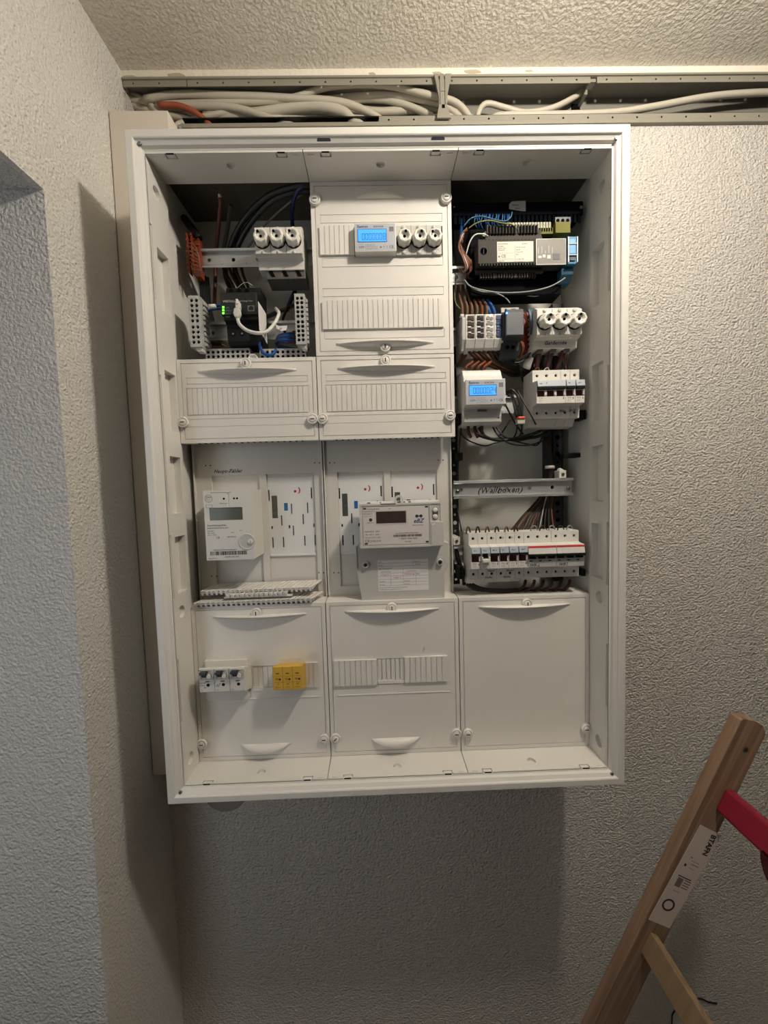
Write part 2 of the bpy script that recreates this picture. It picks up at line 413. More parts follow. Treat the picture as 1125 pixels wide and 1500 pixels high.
MB().box(gx-6, gx+8, 134, 150, 293, 303).box(gx-8, gx-1, 150, 178, 284, 300).build('joint_piece', TRUNK, t, bevel=.6)
MB().box(gx-22, gx-3, 176.5, 178, 262, 290).build('joint_opening', HOLE, t)
# retaining clip in front of the cables
t = thing('retaining_clip', 'grey plastic clip spanning the trunking over the pale cables', 'clip', (136, 124, 212))
x = 137
MB().poly_y([(x-18, 299), (x-9, 299), (x-8.5, 288), (x-6.5, 288), (x-6, 299), (x+2, 299), (x+2.5, 288), (x+4.5, 288), (x+5, 299), (x+18, 299), (x+9, 258), (x+8, 238), (x+16, 214), (x-14, 214), (x-9, 238), (x-9.5, 258)], 121, 126).build('clip_body', TRUNK, t, bevel=.8)
MB().box(x-6.5, x-5, 119, 121, 240, 296).box(x+4, x+5.5, 119, 121, 240, 296).box(x-5, x+4, 119.5, 121, 264, 267).build('clip_rib', TRUNK, t)
MB().box(x-3, x+3, 120.4, 121.1, 232, 239).build('clip_slot', HOLE, t)

# cables in the trunking: (label, radius, material, points u v depth)
Y0 = 152
CB = [
 ('pale cable arching highest over the bundle to the clip', 6.5, CABLE, [(182,144,160),(240,152,160),(330,150,155),(420,146,150),(480,127,146),(560,124,146),(630,140,144),(670,152,146),(692,182,148),(694,215,140)]),
 ('thin pale cable leaving the left wall and dropping to the cream duct', 6, CABLE, [(182,138,165),(200,141,160),(222,155,158),(240,180,158),(246,200,140)]),
 ('grey cable lying low at the left end of the trunking', 7, CABLE, [(182,150,168),(205,158,166),(240,168,164),(275,176,160),(300,190,150)]),
 ('pale cable curving down to the cabinet beside the terracotta one', 5.5, CABLE, [(182,146,172),(260,160,170),(290,172,160),(262,182,150),(250,195,140)]),
 ('long pale cable running flat along the middle of the bundle', 7, CABLE, [(212,146,150),(260,138,150),(340,140,148),(420,144,147),(500,150,146),(545,168,144),(562,182,142),(566,205,138)]),
 ('thick pale cable dipping down under the cabinet rim at left', 7.5, CABLE, [(225,158,162),(300,155,156),(350,160,152),(400,176,148),(440,190,142)]),
 ('thick grey sheathed cable with a cut sleeve end', 11, CABLE, [(300,172,168),(370,168,164),(430,158,158),(470,157,154),(503,166,150),(516,178,146),(530,188,142)]),
 ('pale cable sweeping over the middle toward the clip foot', 6.5, CABLE, [(370,160,170),(440,152,166),(520,141,162),(580,140,160),(640,152,156),(668,168,152),(686,190,146)]),
 ('pale cable crossing behind the sleeve end to the right', 6.5, CABLE, [(380,178,172),(440,168,172),(510,148,168),(560,146,166),(600,156,164),(634,172,160),(650,190,150)]),
 ('pale cable rising from the duct and passing low to the right', 6, CABLE, [(262,190,150),(290,174,158),(340,164,160),(380,158,166),(430,150,170),(490,140,170),(540,146,172)]),
 ('pale cable just above the lower lip left of the clip', 6, CABLE, [(340,184,158),(390,174,162),(440,170,168),(500,172,172),(560,176,172),(640,178,166),(680,182,160)]),
 ('pale cable bending out beside the clip foot', 5.5, CABLE, [(600,182,160),(630,174,158),(655,170,156),(678,177,152),(690,192,146)]),
 ('pale cable looping up right of the clip and running to the joint', 5.5, CABLE, [(698,195,140),(700,168,146),(712,152,150),(740,158,152),(770,165,154),(810,158,156),(845,140,160),(853,132,165),(858,126,176)]),
 ('long pale cable running right out of view along the trunking', 6.5, CABLE, [(712,195,140),(722,174,146),(745,169,150),(820,168,150),(900,165,150),(960,156,148),(1030,143,146),(1090,137,148),(1180,134,150),(1400,132,150)]),
 ('grey cable behind the others at the middle of the trunking', 7.5, CABLE, [(300,148,173),(400,172,173),(500,160,173),(560,164,173),(640,160,172),(700,178,165)]),
 ('grey cable crossing low behind the bundle', 6.5, CABLE, [(270,160,175),(330,180,173),(380,166,172),(450,176,172),(520,178,172),(560,186,160)]),
]
for lb, rd, m_, pts in CB: wire('sheathed_cable', lb, pts, rd, m_, 'cable')
wire('sheathed_cable', 'terracotta coloured cable bending down at the left of the trunking', [(232,154,150),(262,155,146),(288,166,142),(308,184,140),(318,205,138)], 5.5, REDC, 'cable')

# ------------------------------------------------------------------ the cabinet
cab = thing('meter_cabinet', 'open white wall-mounted electrical cabinet with its door removed', 'cabinet', (0, 133, -1077))
prof = [(0, 132), (0, -70), (1.5, -72), (11.5, -72), (13, -71), (14, -68.5), (19, -65), (20.3, -62), (21, -60.5), (23.5, -60), (23.5, -58)]
def sweep(prof, x0, x1, z0, z1, nm, m_, par):
    mb = MB(); n = len(prof)
    for (sx, sz), (tx, tz) in (((0,0),(1,0)), ((1,0),(1,1)), ((1,1),(0,1)), ((0,1),(0,0))):
        def P(d, y, a, b): return ((x0+d) if a == 0 else (x1-d), y, (z0+d) if b == 0 else (z1-d))
        for i in range(n-1):
            a, b = prof[i], prof[i+1]
            mb.q([P(a[0], a[1], sx, sz), P(a[0], a[1], tx, tz), P(b[0], b[1], tx, tz), P(b[0], b[1], sx, sz)])
    return mb.build(nm, m_, par, bevel=.5)
FX, FZ0, FZ1 = 398.5, -1073.5, 27.0
sweep(prof, -FX, FX, FZ0, FZ1, 'frame', SHELL, cab)
for x in (-90, 91):
    for z, sg in ((10.5, -1), (-1058, 1)):
        mb = MB(); n = 16; P0 = []; P1 = []
        for k in range(n):
            a = 2*math.pi*k/n; ex = (8.5 if math.cos(a) > 0 else -8.5)+2.4*math.cos(a); ez = 2.6*math.sin(a)
            # lies on the sloping inner face of the frame
            yy = -66.5+ez*.7-.25; P0.append((x+ex, yy, z+sg*(.3+ez*.9)-sg*.2)); 
        mb.q(P0); mb.build('frame_slot', CHAR, cab)
mb = MB()
for x, z in ((-378, 9), (378, 9), (-378, -1056), (378, -1056)): mb.lathe([(2.6, -2.5), (3, 0)], (x, -65.6, z), n=12)
mb.build('corner_rivet', SCREW, cab)
# collar between frame and cover plane: three pieces top and bottom
def latch(cx, cy, s_):  # U-shaped latch cut in a horizontal collar plate (u = x, v = y)
    w_, h_ = 9, 9.5; g = 2.2
    return [('r', cx-w_, cx-w_+g, cy, cy+h_, -3.5), ('r', cx+w_-g, cx+w_, cy, cy+h_, -3.5), ('r', cx-w_, cx+w_, cy+h_-g, cy+h_, -3.5)]
for z, sg, nm in ((0, -1, 'top_collar'), (-1050, 1, 'bottom_collar')):
    for x0, x1, lx, cx in ((-375, -125.6, (-336, -160), -248), (-124.4, 124.4, (-89, 89), 0), (125.6, 375, (160, 336), 248)):
        fe = []
        for l_ in lx: fe += latch(l_, -58.3, 1)
        for l_ in (x0+12, x1-12): fe.append(('r', l_-5, l_+5, -58.5, -53.5, -.8))
        fe.append(('c', cx, -34, 7.5, -5)); fe += [('r', l_-8, l_+8, -59.3, -58.6, -2) for l_ in lx]
        MB().panel(x0, x1, -59.5, 2, fe, 4, (lambda z_, s2: (lambda a, b, n: (a, b, z_+s2*n)))(z, sg)).build(nm, SHELL, cab)
    mb = MB()
    for l_ in (-336, -160, -89, 89, 160, 336): mb.box(l_-6, l_+6, -59.9, -58.2, z+sg*.4-.6, z+sg*.4+.6)
    mb.build('latch_shadow_gap', HOLE, cab)
# side walls with pressed pockets
PK = [(-40, -4, -230, -130, -12), (-40, -5, -430, -330, -12), (-40, -5, -575, -475, -12), (-40, -5, -727+12, -615, -12), (-57, -52, -222, -103, -3), (-57, -52, -560, -343, -3), (-57, -52, -720, -610, -3), (-57, -52, -940, -826, -3)]
for sx, nm in ((-1, 'side_wall'), (1, 'side_wall')):
    fe = [('r',)+p_ for p_ in PK]+[('c', -31, -40, 11, -7), ('c', -31, -749, 11, -7), ('c', -31, -1020, 11, -7)]
    MB().panel(-59.5, 4, -1050, 0, fe, 13, (lambda s2: (lambda a, b, n: (s2*(375-n), a, b)))(sx)).build(nm, SHELL, cab)
    MB().box(min(sx*375, sx*383), max(sx*375, sx*383), 3.5, 5, -1050, 14).box(min(sx*383, sx*385), max(sx*383, sx*385), 4, 130, -1062, 20).build('inner_side', SHELL, cab)
MB().box(-385, 385, 128, 131, -1062, 22).build('back_plate', BACKW, cab)
MB().panel(-383, 383, 3, 128, [('c', x, y, 6 if (i % 3) else 9, -1) for i, (x, y) in enumerate([(-300+60*k, 35+(k % 3)*30) for k in range(11)])], 2, lambda a, b, n: (a, b, 21-n)).build('entry_flange', BROWN, cab)
MB().box(-383, 383, 10, 128, -1062, -1058).build('inner_bottom', INNER, cab)

# ------------------------------------------------------------------ covers
def knob(par, x, z, ang=0, y=0, nm='quarter_turn_screw'):
    MB().lathe([(9.8, 0), (9.8, -4), (9.2, -5.6), (8, -6.2), (7, -5.6), (6.6, -4.2), (6.2, -4.2), (6, -6.4), (5.2, -7), (0.005, -7)], (x, y, z), n=28).build(nm, WHITE, par)
    kp = ORG and bpy.context.scene.collection.objects[-1]
    k = MB().box(-3.6, 3.6, -.2, .3, -.8, .8); ca, sa = math.cos(ang), math.sin(ang)
    k.v = [(x+a*ca-c_*sa, y-7+b, z+a*sa+c_*ca) for a, b, c_ in k.v]; k.build('screw_slot', HOLE, kp)
def ledge(par, cx, z, hw, D, kind='down', nm='grip_ledge'):
    mb = MB(); n = 28; R = []
    for i in range(n+1):
        s_ = -1+2*i/n; d = D*(1-s_*s_)+.15
        if kind == 'down':   # thin lip, underside falling back to the cover
            R.append([(0, 1.6), (-d, .6), (-d, -.9), (-d*.35, -2.2-d*.25), (0, -3-d*.35)])
        elif kind == 'up':   # small grip: top slopes outward and down
            R.append([(0, 1.0), (-d*.35, .3), (-d, -d*.75), (-d*.9, -d*.75-1.2), (0, -d*.75-1.5)])
        else:                # grip near the top edge, bulging upwards
            R.append([(0, d*.75+1), (-d*.9, d*.6+.8), (-d, d*.5), (-d*.4, -1), (0, -1.8)])
    X = [cx+hw*(-1+2*i/n) for i in range(n+1)]
    for i in range(n):
        for j in range(4):
            a, b, c_, d_ = R[i][j], R[i+1][j], R[i+1][j+1], R[i][j+1]
            mb.q([(X[i], a[0], z+a[1]), (X[i+1], b[0], z+b[1]), (X[i+1], c_[0], z+c_[1]), (X[i], d_[0], z+d_[1])], True)
    mb.q([(X[0], *[r_[0] for r_ in (R[0][j],)][:1], z+R[0][j][1]) for j in range(5)]); mb.q([(X[-1], R[-1][j][0], z+R[-1][j][1]) for j in range(5)])
    mb.build(nm, WHITE, par)
def strip(par, x0, x1, z0, z1, lv, n, nm='blanking_strip', groove=1.0, gd=1.2, bot=0):
    fe = []; p_ = (x1-x0)/n
    for i in range(1, n): fe.append(('r', x0+i*p_-groove/2, x0+i*p_+groove/2, z0+.01, z1-.01, -gd))
    MB().panel(x0, x1, z0, z1, fe, lv+.2, lambda a, b, k: (a, -lv-k, b)).build(nm, WHITE, par, bevel=0)
def cover(lab, x0, x1, z0, z1, fe, back_top=14, back=14, rim=True):
    par = thing('cabinet_cover', lab, 'cover', ((x0+x1)/2, 0, z0))
    a0, a1, b0, b1 = x0+.8, x1-.8, z0+.7, z1-.7
    F = []
    if rim: F = [('r', a0+6.5, a1-6.5, b0+6.5, b1-6.5, -1.7), ('r', a0+8, a1-8, b0+8, b1-8, -.3)]
    mb = MB().panel(a0, a1, b0, b1, F+fe, 14)
    if back_top > 14: mb.box(a0, a1, 14, back_top, b1-2, b1).box(a0, a0+2, 14, back_top, b0, b1-2).box(a1-2, a1, 14, back_top, b0, b1-2)
    for xx in (a0+28, a1-38):
        for k in range(5):
            mb.box(xx+k*2.6, xx+k*2.6+1, -.35, .1, b0+.3, b0+6)
            if rim and z1 < 0: mb.box(xx+k*2.6, xx+k*2.6+1, -.35, .1, b1-6, b1-.3)
    mb.build('cover_panel', WHITE, par, bevel=.5)
    return par
def ringf(x0, x1, z0, z1, base=-.3):
    return [('r', x0, x1, z0, z1, base-.9), ('r', x0+1.2, x1-1.2, z0+1.2, z1-1.2, base)]
# top middle cover: meter and three fuses show through it
cv = cover('tall white cover at top centre with blue display meter showing through', -125, 125, -300, 0, 
    ringf(-109, 108, -71, -56)+ringf(-109, 108, -146, -130)+ringf(-109, 108, -197, -182)+ringf(-109, 108, -271, -255)+[('r', -50, 108, -129, -78, None)], 14, 14)
strip(cv, -110, -49.5, -126, -77, 3.2, 7); strip(cv, -110, 106, -254, -205, 3.2, 24)
ledge(cv, 0, -29, 43, 9, 'top', 'upper_grip'); ledge(cv, 0, -279, 88, 13)
knob(cv, -116, -33, 0); knob(cv, 115, -33, 0); knob(cv, 0, -287, math.pi/2)
for cx, lab in ((-250, 'low white cover with slatted field below the left wiring bay'), (0, 'low white cover with slatted field at the centre of the cabinet')):
    fe = [('r', cx-110, cx+110, -400, -351, -1.1)]
    cv = cover(lab, cx-125, cx+125, -450, -300, ringf(cx-109, cx+109, -345, -333)+fe+[('r', cx-117, cx+117, -407.2, -406, -1.2), ('r', cx-117, cx+117, -421, -420, -.9)])
    strip(cv, cx-108, cx+108, -398.5, -352.5, .35, 24, gd=1.1)
    ledge(cv, cx+1, -322, 88, 13)
    knob(cv, cx, -311, math.pi/2); knob(cv, cx-117, -412, 0); knob(cv, cx+115, -412, 0)
    mb = MB()
    for k in range(18): mb.box(cx-95+k*11, cx-92+k*11, 3, 10, -450.1, -448.9)
    mb.build('vent_slot', HOLE, cv)
# lower covers
ZL0, ZL1 = -1050, -750
cv = cover('white cover at lower left with grey switch and yellow fuse block', -375, -125, ZL0, ZL1,
    [('r', -350, -268, -909.5, -865.5, None), ('r', -218.5, -165.5, -912, -864, None), ('r', -266, -220, -909.5, -867.5, -3), ('r', -356, -142, -931.2, -930, .7)], 44)
strip(cv, -266, -220, -909, -868, -1.2, 5, gd=1.2); strip(cv, -169, -144, -911, -864, 2.6, 3)
MB().box(-266, -220, -.8, 8, -916, -909.5).build('strip_sill', WHITE, cv, bevel=.4)
ledge(cv, -248, -770, 87, 13); ledge(cv, -248, -1020, 47, 13, 'up', 'lower_grip')
knob(cv, -253, -765, math.pi/2); knob(cv, -367, -1013, 0); knob(cv, -137, -1013, 0)
cv = cover('white cover at lower centre with two raised slatted blocks', -125, 125, ZL0, ZL1,
    [('r', -32, 20, -912, -862, -4.2), ('r', -108, 105, -931.2, -930, .7)], 44)
strip(cv, -113, -32, -911, -862, 3.2, 8, gd=1.2); strip(cv, 20, 101, -909, -860, 3.2, 8, gd=1.2); strip(cv, -31.5, 19.5, -904, -863, -.6, 6, groove=1.5, gd=2.4)
MB().box(-31.5, 19.5, -1, 1, -911, -904.5).build('strip_sill', WHITE, cv, bevel=.4)
ledge(cv, -1, -769, 88, 13); ledge(cv, 0, -1019, 47, 13, 'up', 'lower_grip')
knob(cv, -1, -764, math.pi/2); knob(cv, -115, -1013, math.pi/4); knob(cv, 116, -1013, 0)
for s_, x, z in (('1', -73, -848), ('2', 56, -846)):
    text(s_, x, -.3, z, 9, cv, WHITE, 'embossed_number', thick=.6); MB().panel(x-4.5, x+8.5, z-2.5, z+10, ringf(x-4, x+8, z-2, z+9.5, 0), .2, lambda a, b, n: (a, .25-n*.3, b)).build('number_frame', WHITE, cv)
cv = cover('plain blank white cover at lower right', 125, 375, ZL0, ZL1, [], 48)
ledge(cv, 250, -769, 87, 13); knob(cv, 254, -765, math.pi/2); knob(cv, 138, -1014, 0); knob(cv, 367, -1014, 0)

# ------------------------------------------------------------------ meter plates
def carrier(par, x0, x1, z0, z1, full=True):
    """white snap-in carrier with slots, x0..x1 its width, seen in the plate recess"""
    def X(a): return x0+(a-95)/(580-95)*(x1-x0)
    def Z(b): return z1+(b-140)/(930-140)*(z0-z1)
    fe = []
    S = [(95,112,262,375),(545,560,250,362),(117,132,752,860),(567,583,738,850),(113,130,635,665),(558,572,622,657),(297,315,630,665)]
    B = [(330,343,410,515),(500,513,403,512),(220,234,527,632),(448,462,520,626),(340,354,637,740),(230,244,752,857),(457,470,745,850)]
    for a, b, c_, d_ in S+B: fe.append(('r', X(a), X(b), Z(d_), Z(c_), -6))
    fe.append(('r', X(130), X(190), Z(555), Z(322), -2)); fe.append(('r', X(258), X(298), Z(480), Z(400), -2))
    MB().panel(x0, x1, z0, z1, fe, 6.5, lambda a, b, n: (a, 49-n, b)).build('carrier_plate', INSERT, par)
    mb = MB()
    for a, b, c_, d_ in S: mb.box(X(a)+.2, X(b)-.2, 54, 54.8, Z(d_)+.2, Z(c_)-.2)
    mb.build('dark_slot', HOLE, par)
    mb = MB()
    for a, b, c_, d_ in B: mb.box(X(a)+.2, X(b)-.2, 53.5, 54.6, Z(d_)+.2, Z(c_)-.2)
    mb.build('navy_slot', mat('slot_navy', '1C2C50', .6), par); MB().box(X(259), X(297), 50, 50.8, Z(479), Z(401)).build('blue_slot', BLUEW, par)
    mb = MB().box(X(131), X(189), 49.6, 50.9, Z(554), Z(323)); mb.build('metal_slide', mat('slide_metal', '7E827E', .35, .9, var=.25, vscale=150), par)
    MB().cyl((X(160), 49.6, Z(445)), 1.6, -1.2, 0).build('slide_screw', SCREW, par)
    n = 14; mb = MB().poly_y([(X(383)+2.6*math.cos(2*math.pi*k/n), Z(283)+2.6*math.sin(2*math.pi*k/n)) for k in range(n)], 48.8, 49)
    mb.poly_y([(X(440)+0*k+2.2*0, 0) for k in range(0)], 48, 49) if False else None
    arc = [(X(430)+6.5*math.cos(a), Z(275)+7.5*math.sin(a)) for a in [(-1.1+i*.27) for i in range(9)]]; arc2 = [(X(430)+4.2*math.cos(a), Z(275)+6*math.sin(a)) for a in [(-1.1+i*.27) for i in range(9)]]
    for i in range(8): mb.q([(arc[i][0]-5, 48.85, arc[i][1]), (arc[i+1][0]-5, 48.85, arc[i+1][1]), (arc2[i+1][0]-5, 48.85, arc2[i+1][1]), (arc2[i][0]-5, 48.85, arc2[i][1])])
    mb.build('red_mark', REDINK, par)
    MB().box(x0, x1, 46.5, 56, z0-3.5, z0).build('carrier_sill', INSERT, par, bevel=.5)
def plate(lab, x0, x1, recs, dots, cars):
    par = thing('meter_plate', lab, 'meter plate', ((x0+x1)/2, 45, -752))
    fe = [('r', a, b, c_, d_, -4.6) for a, b, c_, d_ in recs]+[('r', a+.4, b-.4, -664.6, -514.4, -13) for a, b in cars]
    MB().panel(x0, x1, -750, -440, fe, 14, lambda a, b, n: (a, 44.5-n, b)).build('plate_body', PLATE, par, bevel=.5)
    # edge flanges running forward
    MB().box(x0, x0+2.2, 38, 46, -750, -440).box(x1-2.2, x1, 38, 46, -750, -440).box(x0+2, x1-2, 40, 110, -752, -750).box(x0, x0+1.5, 46, 110, -750, -440).box(x1-1.5, x1, 46, 110, -750, -440).build('plate_flange', PLATE, par, bevel=.4)
    mb = MB()
    for x, z in dots: mb.cyl((x, 44.5, z), 1.3, -.1, .1, n=8)
    mb.build('pin_hole', HOLE, par)
    return par
pl = plate('left white meter plate with handwriting above the meter', -374, -126, [(-342, -250, -742, -507), (-237, -144, -742, -507)], [at(301,682,44)[::2], at(308,682,44)[::2], at(461,678,44)[::2], at(468,678,44)[::2], at(310,844,44)[::2], at(317,844,44)[::2], at(467,839,44)[::2], at(474,839,44)[::2]], [(-236, -146)])
carrier(pl, -236, -146, -665, -514)
c = at(313, 693, 44.4); hand('Haupt-Zähler', c[0], 44.3, c[2], 9.5, pl)
pr_ = plate('middle white meter plate with two recessed carrier bays', -124, 124, [(-99, -8, -732, -507), (5, 96, -742, -507)], [at(483,678,44)[::2], at(490,678,44)[::2], at(642,674,44)[::2], at(649,674,44)[::2], at(489,839,44)[::2], at(496,839,44)[::2]], [(-98, -9), (6, 95)])
carrier(pr_, -98, -9, -665, -514); carrier(pr_, 6, 95, -665, -514)

# ------------------------------------------------------------------ left household meter
t = thing('electricity_meter', 'white household electricity meter with grey display under the handwriting', 'meter', (-290, 20, -661))
MX0, MX1, MZ0, MZ1, MY = -331, -247, -661, -536, -20
fe = [('r', -322, -263.5, -589.5, -567, -2.5), ('r', -259, -250, -567.5, -560, 0), ('r', -289.5, -286, -565, -542, -1.2)]
MB().panel(MX0, MX1, MZ0, MZ1, fe, 74, lambda a, b, n: (a, MY-n, b)).build('meter_body', MODW, t, bevel=.6)
MB().box(-321.8, -263.7, MY+1.2, MY+2, -589.3, -567.2).build('lcd_display', LCDG, t)
# round seal recess with screw
def disc(mb, x, z, r_, y, n=18, x1=None): return mb.poly_y([(min(x+r_*math.cos(2*math.pi*k/n), x1 if x1 else 1e9), z+r_*math.sin(2*math.pi*k/n)) for k in range(n)], y-.1, y)
MB().lathe([(15, 0), (14.6, -.8), (13, -.8), (12, .02)], (-258, MY, -629), n=28).build('seal_ring', MODW, t)
sc = disc(MB(), -258, -629, 12, MY-.02).build('seal_dish', LGREY, t)
MB().lathe([(5, 0), (5, -1.6), (4, -1.8), (.01, -1.8)], (-251, MY-.1, -629), n=20).build('seal_screw', MODW, t); MB().box(-251.4, -250.6, MY-2.1, MY-1.8, -632, -626).build('screw_slot', INK, t)
mb = MB(); [disc(mb, x, -551, 1.9, MY) for x in (-295, -277, -271.5)]; mb.build('optical_port', HOLE, t)
mb = MB()
for k in range(24):
    a, b = 2*math.pi*k/24, 2*math.pi*(k+1)/24
    for r1, r2 in ((6.2, 6.8),):
        mb.q([(-322+r1*math.cos(a), MY-.1, -550+r1*math.sin(a)), (-322+r2*math.cos(a), MY-.1, -550+r2*math.sin(a)), (-322+r2*math.cos(b), MY-.1, -550+r2*math.sin(b)), (-322+r1*math.cos(b), MY-.1, -550+r1*math.sin(b))])
mb.tube([(-327, MY-.1, -553), (-324.5, MY-.1, -550.5), (-322, MY-.1, -553.5), (-319, MY-.1, -551)], .25, 4)
mb.box(-327.5, -316, MY-.1, MY, -566.6, -566.2).box(-327.5, -316, MY-.1, MY, -561.6, -561.2).box(-327.5, -327.1, MY-.1, MY, -566.6, -561.2).box(-316.4, -316, MY-.1, MY, -566.6, -561.2)
rn = random.Random(5); x = -324
while x < -259:
    w_ = rn.choice((.5, .8, 1.3, 1.9)); mb.box(x, x+w_, MY-.1, MY, -652, -645); x += w_+rn.choice((.5, .8, 1.2))
mb.build('printed_mark', INK, t)
for s_, x, z, sz in (('EMH', -326.5, -549.5, 4.6), ('Zweirichtungszähler', -327, -599.5, 4.2), ('eHZB-W22E8-0LHP0-D6-A5K1', -327, -604, 2.9), ('3x230/400 V', -327, -609, 2.3), ('0,25 - 5(60) A', -327, -612.6, 2.3), ('-40 °C ... +70 °C', -327, -616.2, 2.3), ('50 Hz', -285, -612.6, 2.3), ('Kl. A', -270, -609, 2.3), ('CE', -312, -622, 5), ('DE MTP 22', -292, -620.5, 3.2), ('Eigentum des Messstellenbetreibers', -318, -643.3, 2.9), ('1 EMH00 1301 3041', -300, -656.5, 3.2), ('Made in Germany', -328, -658, 2.1), ('Messeinrichtung für moderne Messsysteme', -318, -540.5, 2.1), ('10000 Imp./kWh', -303, -560, 2.1)):
    text(s_, x, MY, z, sz, t, INK)

# ------------------------------------------------------------------ middle meter (flat label face) and its terminal hood
t = thing('flat_electricity_meter', 'grey framed electricity meter with printed face and dark display', 'meter', (20, 20, -650))
y = -18; x0, z1 = at(526, 739, y)[0], at(526, 739, y)[2]; x1 = at(645, 735, y)[0]; z0 = at(530, 804, y)[2]
x0, x1, z0, z1 = x0, x1+1, z0+.5, z1
xs_ = x1-20
MB().panel(x0, x1, z0, z1, [('r', x0+4, xs_-1, z0+4, z1-3.5, -1.5), ('r', xs_+.8, x1-2, z1-34, z1-3, -1.5), ('r', x0+38, x0+66, z1-2, z1, None)], 42, lambda a, b, n: (a, y-n, b)).build('meter_case', LGREY, t, bevel=.5)
fpl = MB().panel(x0+6, xs_-3, z0+6, z1-5.5, [('r', x0+29, x0+85, z1-36.5, z1-13, None)], 1, lambda a, b, n: (a, y+.5-n, b)).build('printed_faceplate', MAUVE, t)
MB().panel(x0+28, x0+86, z1-37.5, z1-12, [('r', x0+30, x0+84, z1-35.5, z1-14, -1)], 1, lambda a, b, n: (a, y+.2-n, b)).build('display_frame', LGREY, t)
MB().box(x0+30, x0+84, y+.6, y+1.1, z1-35.5, z1-14).build('lcd_display', LCDBR, t)
for a, b in ((x0+7, z1-9.5), (xs_-9, z1-9), (x0+8, z0+7), (xs_-9, z0+7.5)): MB().box(a, a+5.5, y+.2, y+.45, b, b+2.8).build('corner_clip', INK, t)
mb = MB(); disc(mb, x0+20, z1-28.5, 3, y+.45); disc(mb, x0+103.5, z1-24, 2.9, y+.45); disc(mb, x0+111, z1-24, 2.9, y+.45); mb.box(x0+101, x0+113, y+.3, y+.45, z1-25, z1-23.2)
mb.build('optical_port', INK, t)
MB().poly_y([(xs_+1, z0+1), (x1+4.5, z0+1), (x1+4.5, z1-36), (xs_+10, z1-34.5), (xs_+8, z1-39), (xs_+4, z1-40), (xs_+1.5, z1-36)], y-1.5, 20).build('side_flap', LGREY, t, bevel=.6)
for zz in (z1-14, z1-26): MB().lathe([(4.6, 0), (4.6, -1), (3.8, -1.6), (.01, -1.6)], (xs_+9.5, y+1, zz), n=20).build('push_button', MODW, t)
mb = MB().box(xs_+4.2, xs_+14.8, y+1, y+1.2, z1-26.5, z1-13.5); disc(mb, xs_+9.5, z1-14, 5.5, y+1.2); disc(mb, xs_+9.5, z1-26, 5.5, y+1.2); mb.build('button_surround', DKGREY, t)
# hanging eyelet
xe = at(584, 730, 10)[0]; ze = at(584, 737, 10)[2]
mb = MB(); n = 26
for k in range(n):
    def P(q_, out):
        a = 2*math.pi*q_/n; rr = (8 if out else 4.4); e = 1.45 if math.cos(a) < 0 else 1
        return (xe+rr*math.sin(a)*(1.0 if math.cos(a) > -.2 else 1), ze+6+rr*1.15*math.cos(a)*e)
    A, B, D_, E_ = P(k, 1), P(k+1, 1), P(k+1, 0), P(k, 0)
    for yy in (8, 12): mb.q([(A[0], yy, A[1]), (B[0], yy, B[1]), (D_[0], yy, D_[1]), (E_[0], yy, E_[1])])
    mb.q([(A[0], 8, A[1]), (B[0], 8, B[1]), (B[0], 12, B[1]), (A[0], 12, A[1])]); mb.q([(D_[0], 8, D_[1]), (E_[0], 8, E_[1]), (E_[0], 12, E_[1]), (D_[0], 12, D_[1])])
mb.build('hanging_eyelet', LGREY, t)
MB().box(x0-1, x1+1, 12, 30, z1-14, z1+3).build('top_tab', INSERT, t, bevel=.5)
mb = MB()
for a, b in ((x0+14, 6), (x0+38, 2), (x0+70, 7), (x0+82, 3), (x0+91, 5)): mb.box(a, a+b, 11.7, 12, z1-.5, z1+2)
mb.build('tab_mark', INK, t)
for s_, x, z, sz, mm, sh in (('eBZ', x0+97, z1-36, 10.5, BLUEINK, .35), ('Drehstromzähler', x0+14, z1-10, 3.2, INK, 0), ('MS3 MZ00 ET ZA', x0+7.5, z1-14.4, 3, INK, 0), ('0,25-5(60) A', x0+7.5, z1-18.6, 3, INK, 0), ('ID: 61  3~ A', x0+7.5, z1-22.8, 2.8, INK, 0), ('3x230/400V  50Hz', x0+8.5, z0+29, 3.6, INK, 0), ('-40...+70°C  2020', x0+8.5, z0+23.6, 3.6, INK, 0), ('VDE-AR-N 2400 T1:2020', x0+8.5, z0+18.4, 2.7, INK, 0), ('CE', x0+8.5, z0+11, 6.8, INK, 0), ('[M20] 0102', x0+18, z0+11.5, 4.2, INK, 0), ('Made in Germany', x0+95, z1-41, 2.8, BLUEINK, 0), ('Eigentum des Messstellenbetreibers', x0+64, z0+25, 2.9, INK, 0), ('1 EBZ01 0046 8382', x0+70, z0+14.5, 4.2, INK, 0), ('1007558', x0+80, z0+8.8, 3.4, INK, 0), ('10000 i/kWh', x0+13, z1-34.5, 2.5, INK, 0), ('CIP', x0+52, z1-10.5, 3.2, INK, 0)):
    text(s_, x, y+.5, z, sz, fpl, mm, shear=sh, bold=.02 if s_ == 'eBZ' else 0)
mb = MB(); rn = random.Random(9); x = x0+60
while x < x0+112:
    w_ = rn.choice((.4, .7, 1.1)); mb.box(x, x+w_, y+.35, y+.47, z0+19.2, z0+23.2); x += w_+rn.choice((.4, .7))
mb.build('barcode', INK, fpl)
